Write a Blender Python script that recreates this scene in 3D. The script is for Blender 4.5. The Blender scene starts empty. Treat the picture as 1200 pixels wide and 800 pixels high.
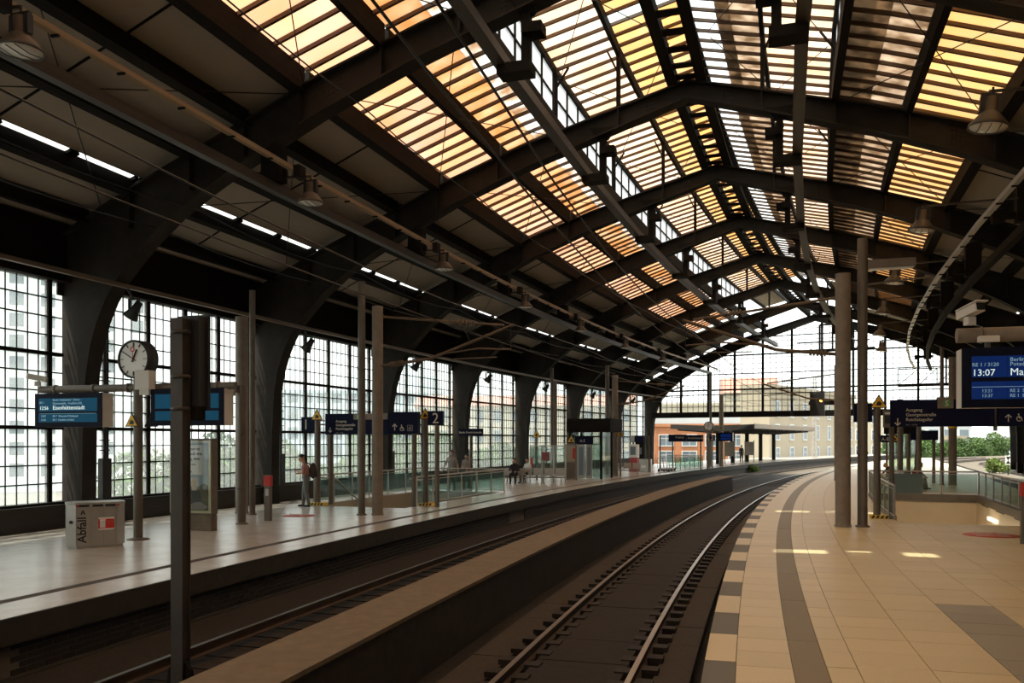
import bpy, bmesh, math, random
from mathutils import Vector, Matrix, noise
random.seed(7)
sc = bpy.context.scene
COL = sc.collection

# ------------------------------------------------------------------ camera, world, sun, exposure
cam_d = bpy.data.cameras.new('camera')
cam_d.sensor_width = 36.0; cam_d.lens = 30.0; cam_d.shift_y = 116.0 / 1200.0
cam_d.clip_start = 0.05; cam_d.clip_end = 2000
cam = bpy.data.objects.new('camera', cam_d); COL.objects.link(cam)
cam.location = (0, 0, 2.23); cam.rotation_euler = (math.pi / 2, 0, 0)
sc.camera = cam

w = bpy.data.worlds.new('sky'); sc.world = w; w.use_nodes = True
bg = w.node_tree.nodes['Background']
bg.inputs['Color'].default_value = (0.94, 0.98, 0.95, 1); bg.inputs['Strength'].default_value = 1.9

sun_d = bpy.data.lights.new('sun', 'SUN'); sun_d.energy = 5.2; sun_d.angle = 0.009; sun_d.color = (1.0, 0.93, 0.78)
sun = bpy.data.objects.new('sun', sun_d); COL.objects.link(sun)

vs = sc.view_settings
vs.view_transform = 'Standard'; vs.look = 'None'; vs.exposure = 0.4; vs.gamma = 1.0; vs.use_curve_mapping = False

# ------------------------------------------------------------------ the curved station: s along the platform edge, u to the right of it
R0 = 300.0; CX, CY = 291.2033, -70.9281
PH0 = math.atan2(-CY, CX)
def phi(s): return PH0 + s / R0
def P(s, u, z=0.0):
    a = phi(s); return Vector((CX - (R0 - u) * math.cos(a), CY + (R0 - u) * math.sin(a), z))
def FR(s, u=0.0, z=0.0, rot=0.0):
    return Matrix.Translation(P(s, u, z)) @ Matrix.Rotation(-phi(s) + rot, 4, 'Z')
UC = -1.75                                   # centre line of the hall
_d = (FR(20) .to_3x3() @ Vector((4.6, 4.0, -14.4)))
sun.rotation_euler = _d.to_track_quat('-Z', 'Y').to_euler()

# ------------------------------------------------------------------ materials
MATS = {}
def mat(name, color, rough=0.6, metal=0.0, var=0.0, scale=4.0, emit=0.0, bump=0.0, spec=0.5, objvar=0.0, dark=None):
    m = bpy.data.materials.new(name); m.use_nodes = True; nt = m.node_tree; b = nt.nodes['Principled BSDF']
    c = (*color, 1)
    b.inputs['Base Color'].default_value = c; b.inputs['Roughness'].default_value = rough
    b.inputs['Metallic'].default_value = metal; b.inputs['Specular IOR Level'].default_value = spec
    col = None
    if var or dark:
        tc = nt.nodes.new('ShaderNodeTexCoord'); n = nt.nodes.new('ShaderNodeTexNoise')
        n.inputs['Scale'].default_value = scale; n.inputs['Detail'].default_value = 5; n.inputs['Roughness'].default_value = 0.65
        nt.links.new(tc.outputs['Object'], n.inputs['Vector'])
        r = nt.nodes.new('ShaderNodeValToRGB')
        lo = dark if dark else tuple(x * (1 - var) for x in color); hi = tuple(min(1, x * (1 + var)) for x in color)
        r.color_ramp.elements[0].position = 0.3; r.color_ramp.elements[0].color = (*lo, 1)
        r.color_ramp.elements[1].position = 0.7; r.color_ramp.elements[1].color = (*hi, 1)
        nt.links.new(n.outputs['Fac'], r.inputs['Fac']); col = r.outputs['Color']
        if bump:
            bp = nt.nodes.new('ShaderNodeBump'); bp.inputs['Strength'].default_value = bump; bp.inputs['Distance'].default_value = 0.02
            nt.links.new(n.outputs['Fac'], bp.inputs['Height']); nt.links.new(bp.outputs['Normal'], b.inputs['Normal'])
    if objvar:
        oi = nt.nodes.new('ShaderNodeObjectInfo'); mr = nt.nodes.new('ShaderNodeMapRange')
        mr.inputs['To Min'].default_value = 1 - objvar; mr.inputs['To Max'].default_value = 1 + objvar
        nt.links.new(oi.outputs['Random'], mr.inputs['Value'])
        mx = nt.nodes.new('ShaderNodeVectorMath'); mx.operation = 'SCALE'
        if col: nt.links.new(col, mx.inputs[0])
        else: mx.inputs[0].default_value = color
        nt.links.new(mr.outputs['Result'], mx.inputs['Scale']); col = mx.outputs['Vector']
    if col: nt.links.new(col, b.inputs['Base Color'])
    if emit:
        b.inputs['Emission Color'].default_value = c; b.inputs['Emission Strength'].default_value = emit
    MATS[name] = m; return m
def glass_mat(name, tint, trans, film=(0.8, 0.8, 0.75), rough=0.05, gloss=0.06):
    """thin dirty glass: clear part, dusty light-scattering part, a weak mirror"""
    m = bpy.data.materials.new(name); m.use_nodes = True; nt = m.node_tree; nt.nodes.clear()
    out = nt.nodes.new('ShaderNodeOutputMaterial')
    t = nt.nodes.new('ShaderNodeBsdfTransparent'); t.inputs['Color'].default_value = (*tint, 1)
    d = nt.nodes.new('ShaderNodeBsdfTranslucent'); d.inputs['Color'].default_value = (*film, 1)
    g = nt.nodes.new('ShaderNodeBsdfGlossy'); g.inputs['Roughness'].default_value = rough
    a = nt.nodes.new('ShaderNodeMixShader'); a.inputs[0].default_value = trans
    nt.links.new(d.outputs[0], a.inputs[1]); nt.links.new(t.outputs[0], a.inputs[2])
    b = nt.nodes.new('ShaderNodeMixShader'); b.inputs[0].default_value = gloss
    nt.links.new(a.outputs[0], b.inputs[1]); nt.links.new(g.outputs[0], b.inputs[2])
    nt.links.new(b.outputs[0], out.inputs['Surface']); MATS[name] = m; return m
def skylight_mat(name, col, col2, scale=1.2, clear=0.04, refl=0.0, stretch=(1, 1, 1), clear2=None):
    """yellowed translucent roof sheet with rusty / sooty staining, different from sheet to sheet"""
    m = bpy.data.materials.new(name); m.use_nodes = True; nt = m.node_tree; nt.nodes.clear()
    out = nt.nodes.new('ShaderNodeOutputMaterial'); ge = nt.nodes.new('ShaderNodeNewGeometry')
    mp = nt.nodes.new('ShaderNodeMapping'); mp.inputs['Scale'].default_value = stretch
    nt.links.new(ge.outputs['Position'], mp.inputs['Vector'])
    n = nt.nodes.new('ShaderNodeTexNoise'); n.inputs['Scale'].default_value = scale; n.inputs['Detail'].default_value = 4
    nt.links.new(mp.outputs['Vector'], n.inputs['Vector'])
    r = nt.nodes.new('ShaderNodeValToRGB'); r.color_ramp.elements[0].position = 0.36; r.color_ramp.elements[1].position = 0.64
    r.color_ramp.elements[0].color = (*col, 1); r.color_ramp.elements[1].color = (*col2, 1)
    nt.links.new(n.outputs['Fac'], r.inputs['Fac'])
    oi = nt.nodes.new('ShaderNodeObjectInfo'); mr = nt.nodes.new('ShaderNodeMapRange')
    mr.inputs['To Min'].default_value = 0.88; mr.inputs['To Max'].default_value = 1.06
    nt.links.new(oi.outputs['Random'], mr.inputs['Value'])
    mx = nt.nodes.new('ShaderNodeVectorMath'); mx.operation = 'SCALE'
    nt.links.new(r.outputs['Color'], mx.inputs[0]); nt.links.new(mr.outputs['Result'], mx.inputs['Scale'])
    d = nt.nodes.new('ShaderNodeBsdfTranslucent'); nt.links.new(mx.outputs['Vector'], d.inputs['Color'])
    t = nt.nodes.new('ShaderNodeBsdfTransparent'); t.inputs['Color'].default_value = (0.9, 0.9, 0.88, 1)
    a = nt.nodes.new('ShaderNodeMixShader'); a.inputs[0].default_value = clear
    if clear2 is not None:
        mr2 = nt.nodes.new('ShaderNodeMapRange'); mr2.inputs['From Min'].default_value = 0.36; mr2.inputs['From Max'].default_value = 0.64
        mr2.inputs['To Min'].default_value = clear; mr2.inputs['To Max'].default_value = clear2
        nt.links.new(n.outputs['Fac'], mr2.inputs['Value']); nt.links.new(mr2.outputs['Result'], a.inputs[0])
    nt.links.new(d.outputs[0], a.inputs[1]); nt.links.new(t.outputs[0], a.inputs[2])
    last = a
    if refl:
        g = nt.nodes.new('ShaderNodeBsdfGlossy'); g.inputs['Roughness'].default_value = 0.3
        b = nt.nodes.new('ShaderNodeMixShader'); b.inputs[0].default_value = refl
        nt.links.new(a.outputs[0], b.inputs[1]); nt.links.new(g.outputs[0], b.inputs[2]); last = b
    nt.links.new(last.outputs[0], out.inputs['Surface']); MATS[name] = m; return m

mat('rib_steel', (0.026, 0.0215, 0.0165), 0.75, 0.0, 0.3, 2.0, spec=0.2)
mat('steel', (0.013, 0.0108, 0.0085), 0.8, 0.0, 0.35, 2.0, spec=0.12)
mat('steel_light', (0.05, 0.04, 0.03), 0.5, 0.2, 0.35, 1.5)
mat('conduit', (0.30, 0.20, 0.10), 0.5, 0.1, 0.2, 3.0)
mat('steel_bar', (0.10, 0.06, 0.035), 0.6, 0.1, 0.3, 3.0)
mat('steel_brown', (0.13, 0.09, 0.053), 0.55, 0.1, 0.3, 3.0)
mat('roof_board', (0.34, 0.30, 0.245), 0.85, 0, 0.10, 0.8, objvar=0.06)
mat('column', (0.14, 0.115, 0.088), 0.5, 0.15, 0.15, 3.0)
mat('mast_grey', (0.22, 0.18, 0.135), 0.6, 0.0, 0.2, 4.0)
mat('stainless', (0.55, 0.52, 0.47), 0.32, 0.9, 0.08, 3.0)
mat('galv', (0.42, 0.40, 0.36), 0.45, 0.6, 0.12, 5.0)
mat('offwhite', (0.62, 0.59, 0.52), 0.5, 0, 0.05, 3.0)
mat('white', (0.80, 0.79, 0.74), 0.45)
mat('black', (0.012, 0.011, 0.011), 0.5)
mat('rubber', (0.03, 0.026, 0.022), 0.85, 0, 0.3, 9)
mat('tile', (0.66, 0.555, 0.33), 0.42, 0, 0.10, 30.0, objvar=0.05, spec=0.4)
mat('tile_worn', (0.33, 0.30, 0.225), 0.5, 0, 0.22, 40.0, objvar=0.06)
mat('tile_band', (0.23, 0.19, 0.115), 0.55, 0, 0.14, 40.0, objvar=0.04)
mat('tile_grey', (0.15, 0.145, 0.12), 0.6, 0, 0.10, 60.0)
mat('grout', (0.15, 0.115, 0.075), 0.8)
mat('terrazzo', (0.48, 0.44, 0.385), 0.26, 0, 0.14, 1.2, spec=0.6)
mat('terrazzo_band', (0.075, 0.06, 0.045), 0.75, 0, 0.1, 2, spec=0.15)
mat('concrete', (0.17, 0.13, 0.08), 0.8, 0, 0.16, 6.0, bump=0.1)
mat('concrete_dark', (0.030, 0.025, 0.02), 0.85, 0, 0.3, 5.0)
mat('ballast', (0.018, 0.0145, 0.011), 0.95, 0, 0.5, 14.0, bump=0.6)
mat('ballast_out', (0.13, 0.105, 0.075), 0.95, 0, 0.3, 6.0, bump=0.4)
mat('track_panel', (0.016, 0.0135, 0.0115), 0.85, 0, 0.25, 9.0)
mat('track_panel_brown', (0.040, 0.031, 0.021), 0.85, 0, 0.25, 9.0)
mat('rail_side', (0.07, 0.045, 0.03), 0.7, 0.4, 0.2, 8)
mat('rail_top', (0.50, 0.49, 0.48), 0.30, 1.0)
mat('rail_dull', (0.12, 0.10, 0.085), 0.4, 1.0)
mat('clip', (0.016, 0.0125, 0.01), 0.7, 0.2, 0.3, 20)
mat('clip_light', (0.33, 0.24, 0.14), 0.7)
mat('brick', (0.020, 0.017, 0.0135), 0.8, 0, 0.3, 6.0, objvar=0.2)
mat('mortar', (0.13, 0.11, 0.09), 0.9)
mat('sign_blue', (0.009, 0.011, 0.034), 0.55, spec=0.08)
mat('screen_blue', (0.006, 0.055, 0.105), 0.5, emit=0.42, spec=0.08)
mat('screen_deep', (0.003, 0.016, 0.095), 0.5, emit=0.5, spec=0.08)
mat('screen_frame', (0.006, 0.008, 0.02), 0.55, spec=0.08)
mat('screen_text', (0.65, 0.80, 0.78), 0.5, emit=0.55)
mat('screen_text_dim', (0.22, 0.38, 0.46), 0.5, emit=0.4)
mat('sign_text', (0.62, 0.58, 0.48), 0.5)
mat('sign_text_dim', (0.30, 0.29, 0.26), 0.5)
mat('yellow', (0.85, 0.48, 0.02), 0.5)
mat('red', (0.55, 0.03, 0.02), 0.5)
mat('red_decal', (0.50, 0.10, 0.06), 0.6, 0, 0.12, 20)
mat('red_wine', (0.22, 0.05, 0.045), 0.5)
mat('green_s', (0.08, 0.30, 0.07), 0.5)
mat('skin', (0.52, 0.31, 0.20), 0.6)
mat('hair_dark', (0.02, 0.015, 0.012), 0.7)
mat('hair_grey', (0.40, 0.36, 0.30), 0.7)
mat('cloth_pink', (0.40, 0.20, 0.17), 0.85)
mat('cloth_jeans', (0.16, 0.165, 0.165), 0.9)
mat('cloth_grey', (0.30, 0.28, 0.26), 0.9)
mat('cloth_khaki', (0.20, 0.155, 0.105), 0.9)
mat('cloth_dark', (0.025, 0.023, 0.023), 0.9)
mat('cloth_white', (0.6, 0.58, 0.55), 0.9)
mat('cloth_maroon', (0.20, 0.055, 0.04), 0.9)
mat('bag', (0.05, 0.036, 0.034), 0.85)
mat('stair_wall', (0.72, 0.60, 0.42), 0.5, 0, 0.04, 1.5)
mat('lamp_on', (1.0, 0.9, 0.7), 0.5, emit=1.0)
mat('lamp_orange', (1.0, 0.45, 0.08), 0.5, emit=3.0)
mat('lamp_glass', (0.75, 0.72, 0.65), 0.25)
mat('lamp_body', (0.09, 0.075, 0.055), 0.5, 0.3, 0.2, 6)
mat('foil', (0.50, 0.44, 0.30), 0.5, 0, 0.2, 5)
mat('poster_sky', (0.23, 0.30, 0.34), 0.4, 0, 0.12, 3)
mat('poster_grass', (0.10, 0.09, 0.04), 0.4, 0, 0.4, 10)
mat('poster_tan', (0.36, 0.22, 0.12), 0.4)
mat('poster_jacket', (0.06, 0.05, 0.045), 0.4)
mat('poster_edge', (0.55, 0.52, 0.33), 0.4)
mat('tan_wall', (0.36, 0.31, 0.23), 0.9, 0, 0.05, 0.3)
mat('cream_wall', (0.46, 0.41, 0.31), 0.9, 0, 0.05, 0.3)
mat('brick_orange', (0.44, 0.19, 0.095), 0.9, 0, 0.10, 0.8)
mat('pale_wall', (0.58, 0.60, 0.60), 0.9, 0, 0.04, 0.3)
mat('grey_wall', (0.80, 0.82, 0.82), 0.9, 0, 0.05, 0.3)
mat('blue_wall', (0.50, 0.60, 0.65), 0.5, 0, 0.1, 0.3)
mat('red_roof', (0.52, 0.27, 0.21), 0.9, 0, 0.1, 0.6)
mat('pane_dark', (0.16, 0.20, 0.23), 0.3)
mat('street', (0.22, 0.21, 0.19), 0.95, 0, 0.1, 0.1)
mat('bark', (0.10, 0.07, 0.05), 0.9)
mat('leaf', (0.085, 0.15, 0.04), 0.8, 0, 0.45, 0.5, objvar=0.15)
mat('leaf_bright', (0.14, 0.20, 0.045), 0.8, 0, 0.35, 0.8)
mat('rail_far', (0.14, 0.10, 0.07), 0.6, 0.3)
mat('canopy', (0.035, 0.031, 0.028), 0.7, 0, 0.15, 1)
mat('vending_red', (0.36, 0.05, 0.045), 0.5)
mat('hazard', (0.75, 0.50, 0.05), 0.6)
glass_mat('window_glass', (0.96, 0.985, 0.98), 0.85, (0.80, 0.83, 0.81), gloss=0.04)
glass_mat('haze_glass', (0.9, 0.92, 0.92), 0.10, (0.78, 0.80, 0.82))
glass_mat('clear_glass', (0.95, 0.97, 0.96), 0.97)
glass_mat('rail_glass', (0.76, 0.86, 0.82), 0.93, (0.3, 0.4, 0.36), gloss=0.07)
glass_mat('shelter_glass', (0.80, 0.86, 0.83), 0.93, (0.5, 0.55, 0.5), gloss=0.08)
skylight_mat('sky_gold', (0.64, 0.47, 0.39), (0.62, 0.42, 0.29), 0.5)
skylight_mat('sky_rust', (0.64, 0.48, 0.36), (0.54, 0.32, 0.16), 1.0, 0.03, clear2=0.05)
skylight_mat('sky_patch', (0.44, 0.32, 0.22), (0.78, 0.80, 0.83), 1.6, 0.03, clear2=0.10)
skylight_mat('sky_cream', (0.74, 0.64, 0.57), (0.72, 0.56, 0.43), 0.5)
skylight_mat('sky_orange', (0.68, 0.46, 0.24), (0.67, 0.49, 0.33), 0.7)
skylight_mat('sky_soot', (0.09, 0.065, 0.04), (0.34, 0.25, 0.17), 1.4, 0.02, 0.12, clear2=0.04)
skylight_mat('sky_silver', (0.30, 0.22, 0.15), (0.60, 0.50, 0.41), 2.0, 0.04, 0.12, clear2=0.10)

# ------------------------------------------------------------------ mesh helpers
class MB:
    def __init__(s, xf=None): s.v = []; s.f = []; s.sm = []; s.mi = []; s.xf = xf; s.m = 0
    def add(s, vs, fs, smooth=False):
        o = len(s.v)
        s.v += [tuple(s.xf @ Vector(p)) if s.xf else tuple(p) for p in vs]
        for f in fs: s.f.append(tuple(i + o for i in f)); s.sm.append(smooth); s.mi.append(s.m)
        return s
    def box(s, x0, x1, y0, y1, z0, z1):
        v = [(x, y, z) for z in (z0, z1) for y in (y0, y1) for x in (x0, x1)]
        return s.add(v, [(0, 2, 3, 1), (4, 5, 7, 6), (0, 1, 5, 4), (2, 6, 7, 3), (0, 4, 6, 2), (1, 3, 7, 5)])
    def bbox(s, x0, x1, y0, y1, z0, z1, b=0.01):      # box with bevelled vertical edges and top rim
        pts = [(x0 + b, y0), (x1 - b, y0), (x1, y0 + b), (x1, y1 - b), (x1 - b, y1), (x0 + b, y1), (x0, y1 - b), (x0, y0 + b)]
        cx, cy = (x0 + x1) / 2, (y0 + y1) / 2
        def ins(p): return (p[0] + (b if p[0] < cx else -b), p[1] + (b if p[1] < cy else -b))
        v = [(*p, z0) for p in pts] + [(*p, z1 - b) for p in pts] + [(*ins(p), z1) for p in pts]
        f = [tuple(range(7, -1, -1)), tuple(range(16, 24))]
        for k in (0, 8):
            for i in range(8): j = (i + 1) % 8; f.append((k + i, k + j, k + 8 + j, k + 8 + i))
        return s.add(v, f)
    def cyl(s, p0, p1, r0, r1=None, n=12, cap=True):
        p0 = Vector(p0); p1 = Vector(p1); r1 = r0 if r1 is None else r1
        d = (p1 - p0).normalized(); a = Vector((0, 0, 1)) if abs(d.z) < 0.9 else Vector((1, 0, 0))
        x = d.cross(a).normalized(); y = d.cross(x)
        v = []
        for p, r in ((p0, r0), (p1, r1)):
            for i in range(n):
                t = 2 * math.pi * i / n; v.append(p + x * (r * math.cos(t)) + y * (r * math.sin(t)))
        s.add(v, [(i, n + i, n + (i + 1) % n, (i + 1) % n) for i in range(n)], True)
        if cap:
            s.add([v[i] for i in range(n)], [tuple(range(n))]); s.add([v[n + i] for i in range(n)], [tuple(range(n - 1, -1, -1))])
        return s
    def tube(s, pts, r, n=8):
        for a, b in zip(pts[:-1], pts[1:]): s.cyl(a, b, r, n=n)
        return s
    def bar(s, p0, p1, w, h):                        # straight bar of section w x h
        p0 = Vector(p0); p1 = Vector(p1); d = (p1 - p0).normalized()
        a = Vector((0, 0, 1)) if abs(d.z) < 0.95 else Vector((0, 1, 0))
        x = d.cross(a).normalized() * (w / 2); y = x.cross(d).normalized() * (h / 2)
        v = [p + i * x + j * y for p in (p0, p1) for i, j in ((-1, -1), (1, -1), (1, 1), (-1, 1))]
        return s.add(v, [(0, 3, 2, 1), (4, 5, 6, 7), (0, 1, 5, 4), (1, 2, 6, 5), (2, 3, 7, 6), (3, 0, 4, 7)])
    def prism_xy(s, poly, z0, z1):
        n = len(poly); v = [(*p, z0) for p in poly] + [(*p, z1) for p in poly]
        return s.add(v, [tuple(range(n - 1, -1, -1)), tuple(range(n, 2 * n))] + [(i, (i + 1) % n, n + (i + 1) % n, n + i) for i in range(n)])
    def prism_xz(s, poly, y0, y1):
        n = len(poly); v = [(p[0], y0, p[1]) for p in poly] + [(p[0], y1, p[1]) for p in poly]
        return s.add(v, [tuple(range(n)), tuple(range(2 * n - 1, n - 1, -1))] + [(i, n + i, n + (i + 1) % n, (i + 1) % n) for i in range(n)])
    def prism_yz(s, poly, x0, x1):
        n = len(poly); v = [(x0, *p) for p in poly] + [(x1, *p) for p in poly]
        return s.add(v, [tuple(range(n)), tuple(range(2 * n - 1, n - 1, -1))] + [(i, n + i, n + (i + 1) % n, (i + 1) % n) for i in range(n)])
    def lathe(s, prof, c=(0, 0, 0), n=16, axis='z'):
        c = Vector(c); v = []
        for r, h in prof:
            for i in range(n):
                t = 2 * math.pi * i / n; a, b = r * math.cos(t), r * math.sin(t)
                v.append(c + (Vector((a, b, h)) if axis == 'z' else Vector((a, h, b)) if axis == 'y' else Vector((h, a, b))))
        f = []
        for k in range(len(prof) - 1):
            for i in range(n): j = (i + 1) % n; f.append((k * n + i, k * n + j, (k + 1) * n + j, (k + 1) * n + i))
        return s.add(v, f, True)
    def ball(s, c, r, n=10, m=7):
        r = (r, r, r) if not isinstance(r, tuple) else r
        v = []; 
        for k in range(m + 1):
            a = math.pi * k / m
            for i in range(n):
                t = 2 * math.pi * i / n
                v.append((c[0] + r[0] * math.sin(a) * math.cos(t), c[1] + r[1] * math.sin(a) * math.sin(t), c[2] + r[2] * math.cos(a)))
        f = [(k * n + i, (k + 1) * n + i, (k + 1) * n + (i + 1) % n, k * n + (i + 1) % n) for k in range(m) for i in range(n)]
        return s.add(v, f, True)
    def sweep(s, prof, s0, s1, n, caps=True, uf=None):   # profile [(u,z)] swept along the curve, uf(s) shifts it sideways
        np_ = len(prof); v = []
        for i in range(n + 1):
            t = s0 + (s1 - s0) * i / n
            v += [P(t, u + (uf(t) if uf else 0.0), z) for u, z in prof]
        f = []
        for i in range(n):
            for j in range(np_): k = (j + 1) % np_; f.append((i * np_ + j, i * np_ + k, (i + 1) * np_ + k, (i + 1) * np_ + j))
        if caps: f += [tuple(range(np_ - 1, -1, -1)), tuple(n * np_ + j for j in range(np_))]
        return s.add(v, f)
    def sbox(s, u0, u1, s0, s1, z0, z1, n=1, uf=None): return s.sweep([(u0, z0), (u1, z0), (u1, z1), (u0, z1)], s0, s1, n, True, uf)
    def mesh(s, name, mats):
        me = bpy.data.meshes.new(name); me.from_pydata(s.v, [], s.f)
        me.polygons.foreach_set('use_smooth', s.sm); me.polygons.foreach_set('material_index', s.mi)
        for k in (mats if isinstance(mats, (list, tuple)) else [mats]): me.materials.append(MATS[k])
        me.update(); return me
    def build(s, name, mats, parent=None, label=None): return obj(name, s.mesh(name, mats), parent, label)
def obj(name, me, parent=None, label=None, M=None):
    o = bpy.data.objects.new(name, me); COL.objects.link(o)
    if parent is not None: o.parent = parent
    if M is not None: o.matrix_local = M
    if label: o['label'] = label
    return o
def tag(o, label, cat, group=None, kind=None):
    o['label'] = label; o['category'] = cat
    if group: o['group'] = group
    if kind: o['kind'] = kind
    return o
def empty(name, M=None):
    o = bpy.data.objects.new(name, None); COL.objects.link(o); o.empty_display_size = 0.1
    if M is not None: o.matrix_world = M
    return o
def thing(name, label, cat, s=None, u=0, z=0.0, rot=0.0, group=None, M=None):
    o = empty(name, M if M is not None else FR(s, u, z, rot)); return tag(o, label, cat, group)
def struct(name, label=None, M=None):
    o = empty(name, M); o['kind'] = 'structure'
    if label: o['label'] = label
    return o
def copy_tree(o, M=None, parent=None, label=None):
    c = o.copy(); COL.objects.link(c)
    if parent is not None: c.parent = parent
    if M is not None: c.matrix_world = M
    if label: c['label'] = label
    for ch in list(o.children): copy_tree(ch, None, c)
    return c
_unit = {}
def unit(m):
    if m not in _unit: _unit[m] = MB().box(-.5, .5, -.5, .5, -.5, .5).mesh('block_' + m, m)
    return _unit[m]
def ubox(name, m, parent, M, x0, x1, y0, y1, z0, z1, label=None):
    """a box piece sharing one mesh per material, placed by M (frame) and extents"""
    T = M @ Matrix.Translation(((x0 + x1) / 2, (y0 + y1) / 2, (z0 + z1) / 2)) @ Matrix.Diagonal((x1 - x0, y1 - y0, z1 - z0, 1))
    return obj(name, unit(m), parent, label, T)
_txt = {}
def text_mesh(body, size, m, align='LEFT', bold=0.0):
    key = (body, size, m, align, bold)
    if key not in _txt:
        cu = bpy.data.curves.new('lettering', 'FONT'); cu.body = body; cu.size = size; cu.align_x = align; cu.resolution_u = 2
        cu.extrude = 0.002; cu.offset = bold
        o = bpy.data.objects.new('lettering', cu); me = bpy.data.meshes.new_from_object(o)
        me.materials.clear(); me.materials.append(MATS[m]); bpy.data.objects.remove(o); bpy.data.curves.remove(cu); _txt[key] = me
    return _txt[key]
def txt(parent, body, size, x, y, z, m, align='LEFT', bold=0.0, xs=1.0, rotz=0.0, roll=0.0):
    M = Matrix.Translation((x, y, z)) @ Matrix.Rotation(rotz, 4, 'Z') @ Matrix.Rotation(math.pi / 2, 4, 'X') @ Matrix.Rotation(roll, 4, 'Z') @ Matrix.Diagonal((xs, 1, 1, 1))
    return obj('lettering', text_mesh(body, size, m, align, bold), parent, None, M)

# ------------------------------------------------------------------ the roof
S = [-54.1, -46.1, -38.1, -30.1, -22.1, -14.1, -6.1, 1.9, 9.9, 17.9, 25.9, 34.1, 42.1, 50.6, 59.4, 68.4, 77.0]
PAIRS = [((0, 12.40), (0, 12.95)), ((2.5, 11.62), (2.5, 12.27)), ((5.0, 10.85), (5.0, 11.6)), ((7.5, 9.90), (7.6, 10.75)), ((9.1, 9.15), (9.5, 9.95)),
         ((10.0, 8.72), (10.4, 9.6)), ((10.7, 8.35), (11.2, 9.28)), ((11.6, 7.80), (12.1, 8.92)), ((12.4, 7.18), (13.0, 8.55)), ((12.9, 6.70), (13.7, 8.23)), ((13.3, 6.28), (14.4, 7.9)),
         ((13.65, 5.80), (15.2, 7.52)), ((13.92, 5.25), (15.2, 6.0)), ((14.12, 4.65), (15.2, 4.9)), ((14.26, 3.9), (15.2, 4.0)), ((14.35, 2.5), (15.2, 2.5)), ((14.38, 0.0), (15.2, 0.0))]
TOP = [b for a, b in PAIRS[:12]]
def ribtop(o):
    o = abs(o)
    for (a, za), (b, zb) in zip(TOP[:-1], TOP[1:]):
        if o <= b + 1e-6: return za + (zb - za) * (o - a) / (b - a)
    return TOP[-1][1]
def rib_mesh():
    mb = MB(); hw = 0.05
    for sg in (1, -1):
        for (b0, t0), (b1, t1) in zip(PAIRS[:-1], PAIRS[1:]):
            p = [(sg * b0[0], b0[1]), (sg * b1[0], b1[1]), (sg * t1[0], t1[1]), (sg * t0[0], t0[1])]
            mb.prism_xz(p if sg < 0 else p[::-1], -hw, hw)
        for k, th in ((0, 0.05), (1, -0.05)):        # flanges
            for a, b in zip(PAIRS[:-1], PAIRS[1:]):
                a, b = a[k], b[k]
                if k == 1 and a[1] < 7.4: continue
                d = Vector((b[0] - a[0], b[1] - a[1])).normalized(); nn = Vector((d.y, -d.x)) * th * (1 if k == 0 else 1)
                p = [(sg * a[0], a[1]), (sg * b[0], b[1]), (sg * (b[0] - nn.x), b[1] - nn.y), (sg * (a[0] - nn.x), a[1] - nn.y)]
                mb.prism_xz(p if sg < 0 else p[::-1], -0.24, 0.24)
        for o in (2.1, 4.1, 6.0, 8.1, 9.6, 11.15, 12.95):   # web stiffeners
            zt = ribtop(o) - 0.04; zb = zt - (0.50 + 0.035 * o)
            mb.box(sg * o - 0.02, sg * o + 0.02, -0.225, 0.225, zb, zt)
        mb.box(sg * 14.38 if sg > 0 else -15.2, 15.2 if sg > 0 else -14.38, -0.27, 0.27, 0.0, 0.35)
    return mb.mesh('rib', 'rib_steel')
def rivet_mesh():
    mb = MB()
    for sg in (1, -1):
        for oc, n, m_ in ((3.05, 4, 4), (3.85, 2, 4), (7.35, 5, 4), (1.2, 3, 3)):
            for i in range(n):
                for j in range(m_):
                    o = oc + (i - n / 2) * 0.11; zt = ribtop(o) - 0.16 - j * 0.11
                    mb.cyl((sg * o, -0.05, zt), (sg * o, -0.075, zt), 0.027, 0.018, 6)
    return mb.mesh('rivet', 'rib_steel')
ceiling = struct('ceiling', 'dark steel train shed roof with curved ribs, grey boards and yellow skylights')
RIB, RIV = rib_mesh(), rivet_mesh()
for sk in S:
    r = obj('rib', RIB, ceiling, None, FR(sk, UC))
    if sk > 5: a = obj('rivet', RIV, r); a['kind'] = 'stuff'
def bay_frame(k): return FR((S[k] + S[k + 1]) / 2, 0)
def blen(k, u): return (S[k + 1] - S[k]) * (R0 - u) / R0
def along(name, m, parent, k, sg, o0, o1, z0, z1, f0=0.0, f1=1.0, flat=None, gap=0.13, label=None):
    """piece in bay k between offsets o0<o1 from the centre line; flat=thickness -> sloped sheet from z0 (at o0) to z1 (at o1)"""
    u = UC + sg * (o0 + o1) / 2; L = blen(k, u) - 2 * gap
    y0, y1 = -L / 2 + L * f0, -L / 2 + L * f1
    F = bay_frame(k)
    if flat is None:
        a, b = sorted((UC + sg * o0, UC + sg * o1)); return ubox(name, m, parent, F, a, b, y0, y1, z0, z1, label)
    zc = (z0 + z1) / 2; ang = math.atan2((z1 - z0), sg * (o1 - o0)); w_ = math.hypot(o1 - o0, z1 - z0)
    M = F @ Matrix.Translation((u, 0, zc)) @ Matrix.Rotation(-ang if sg > 0 else math.pi - ang, 4, 'Y')
    return ubox(name, m, parent, M, -w_ / 2, w_ / 2, y0, y1, -flat / 2, flat / 2, label)
def lant(o): return 14.87 - 0.235 * o
NST = 12
nwin = [0]
def new_window(label):
    nwin[0] += 1; return struct('window_%d' % nwin[0], label)
CLEAR = {(8, 6), (9, 9)}                     # clear sheets (bay, strip); the unseen nearer one added to throw a sun bar
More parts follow.
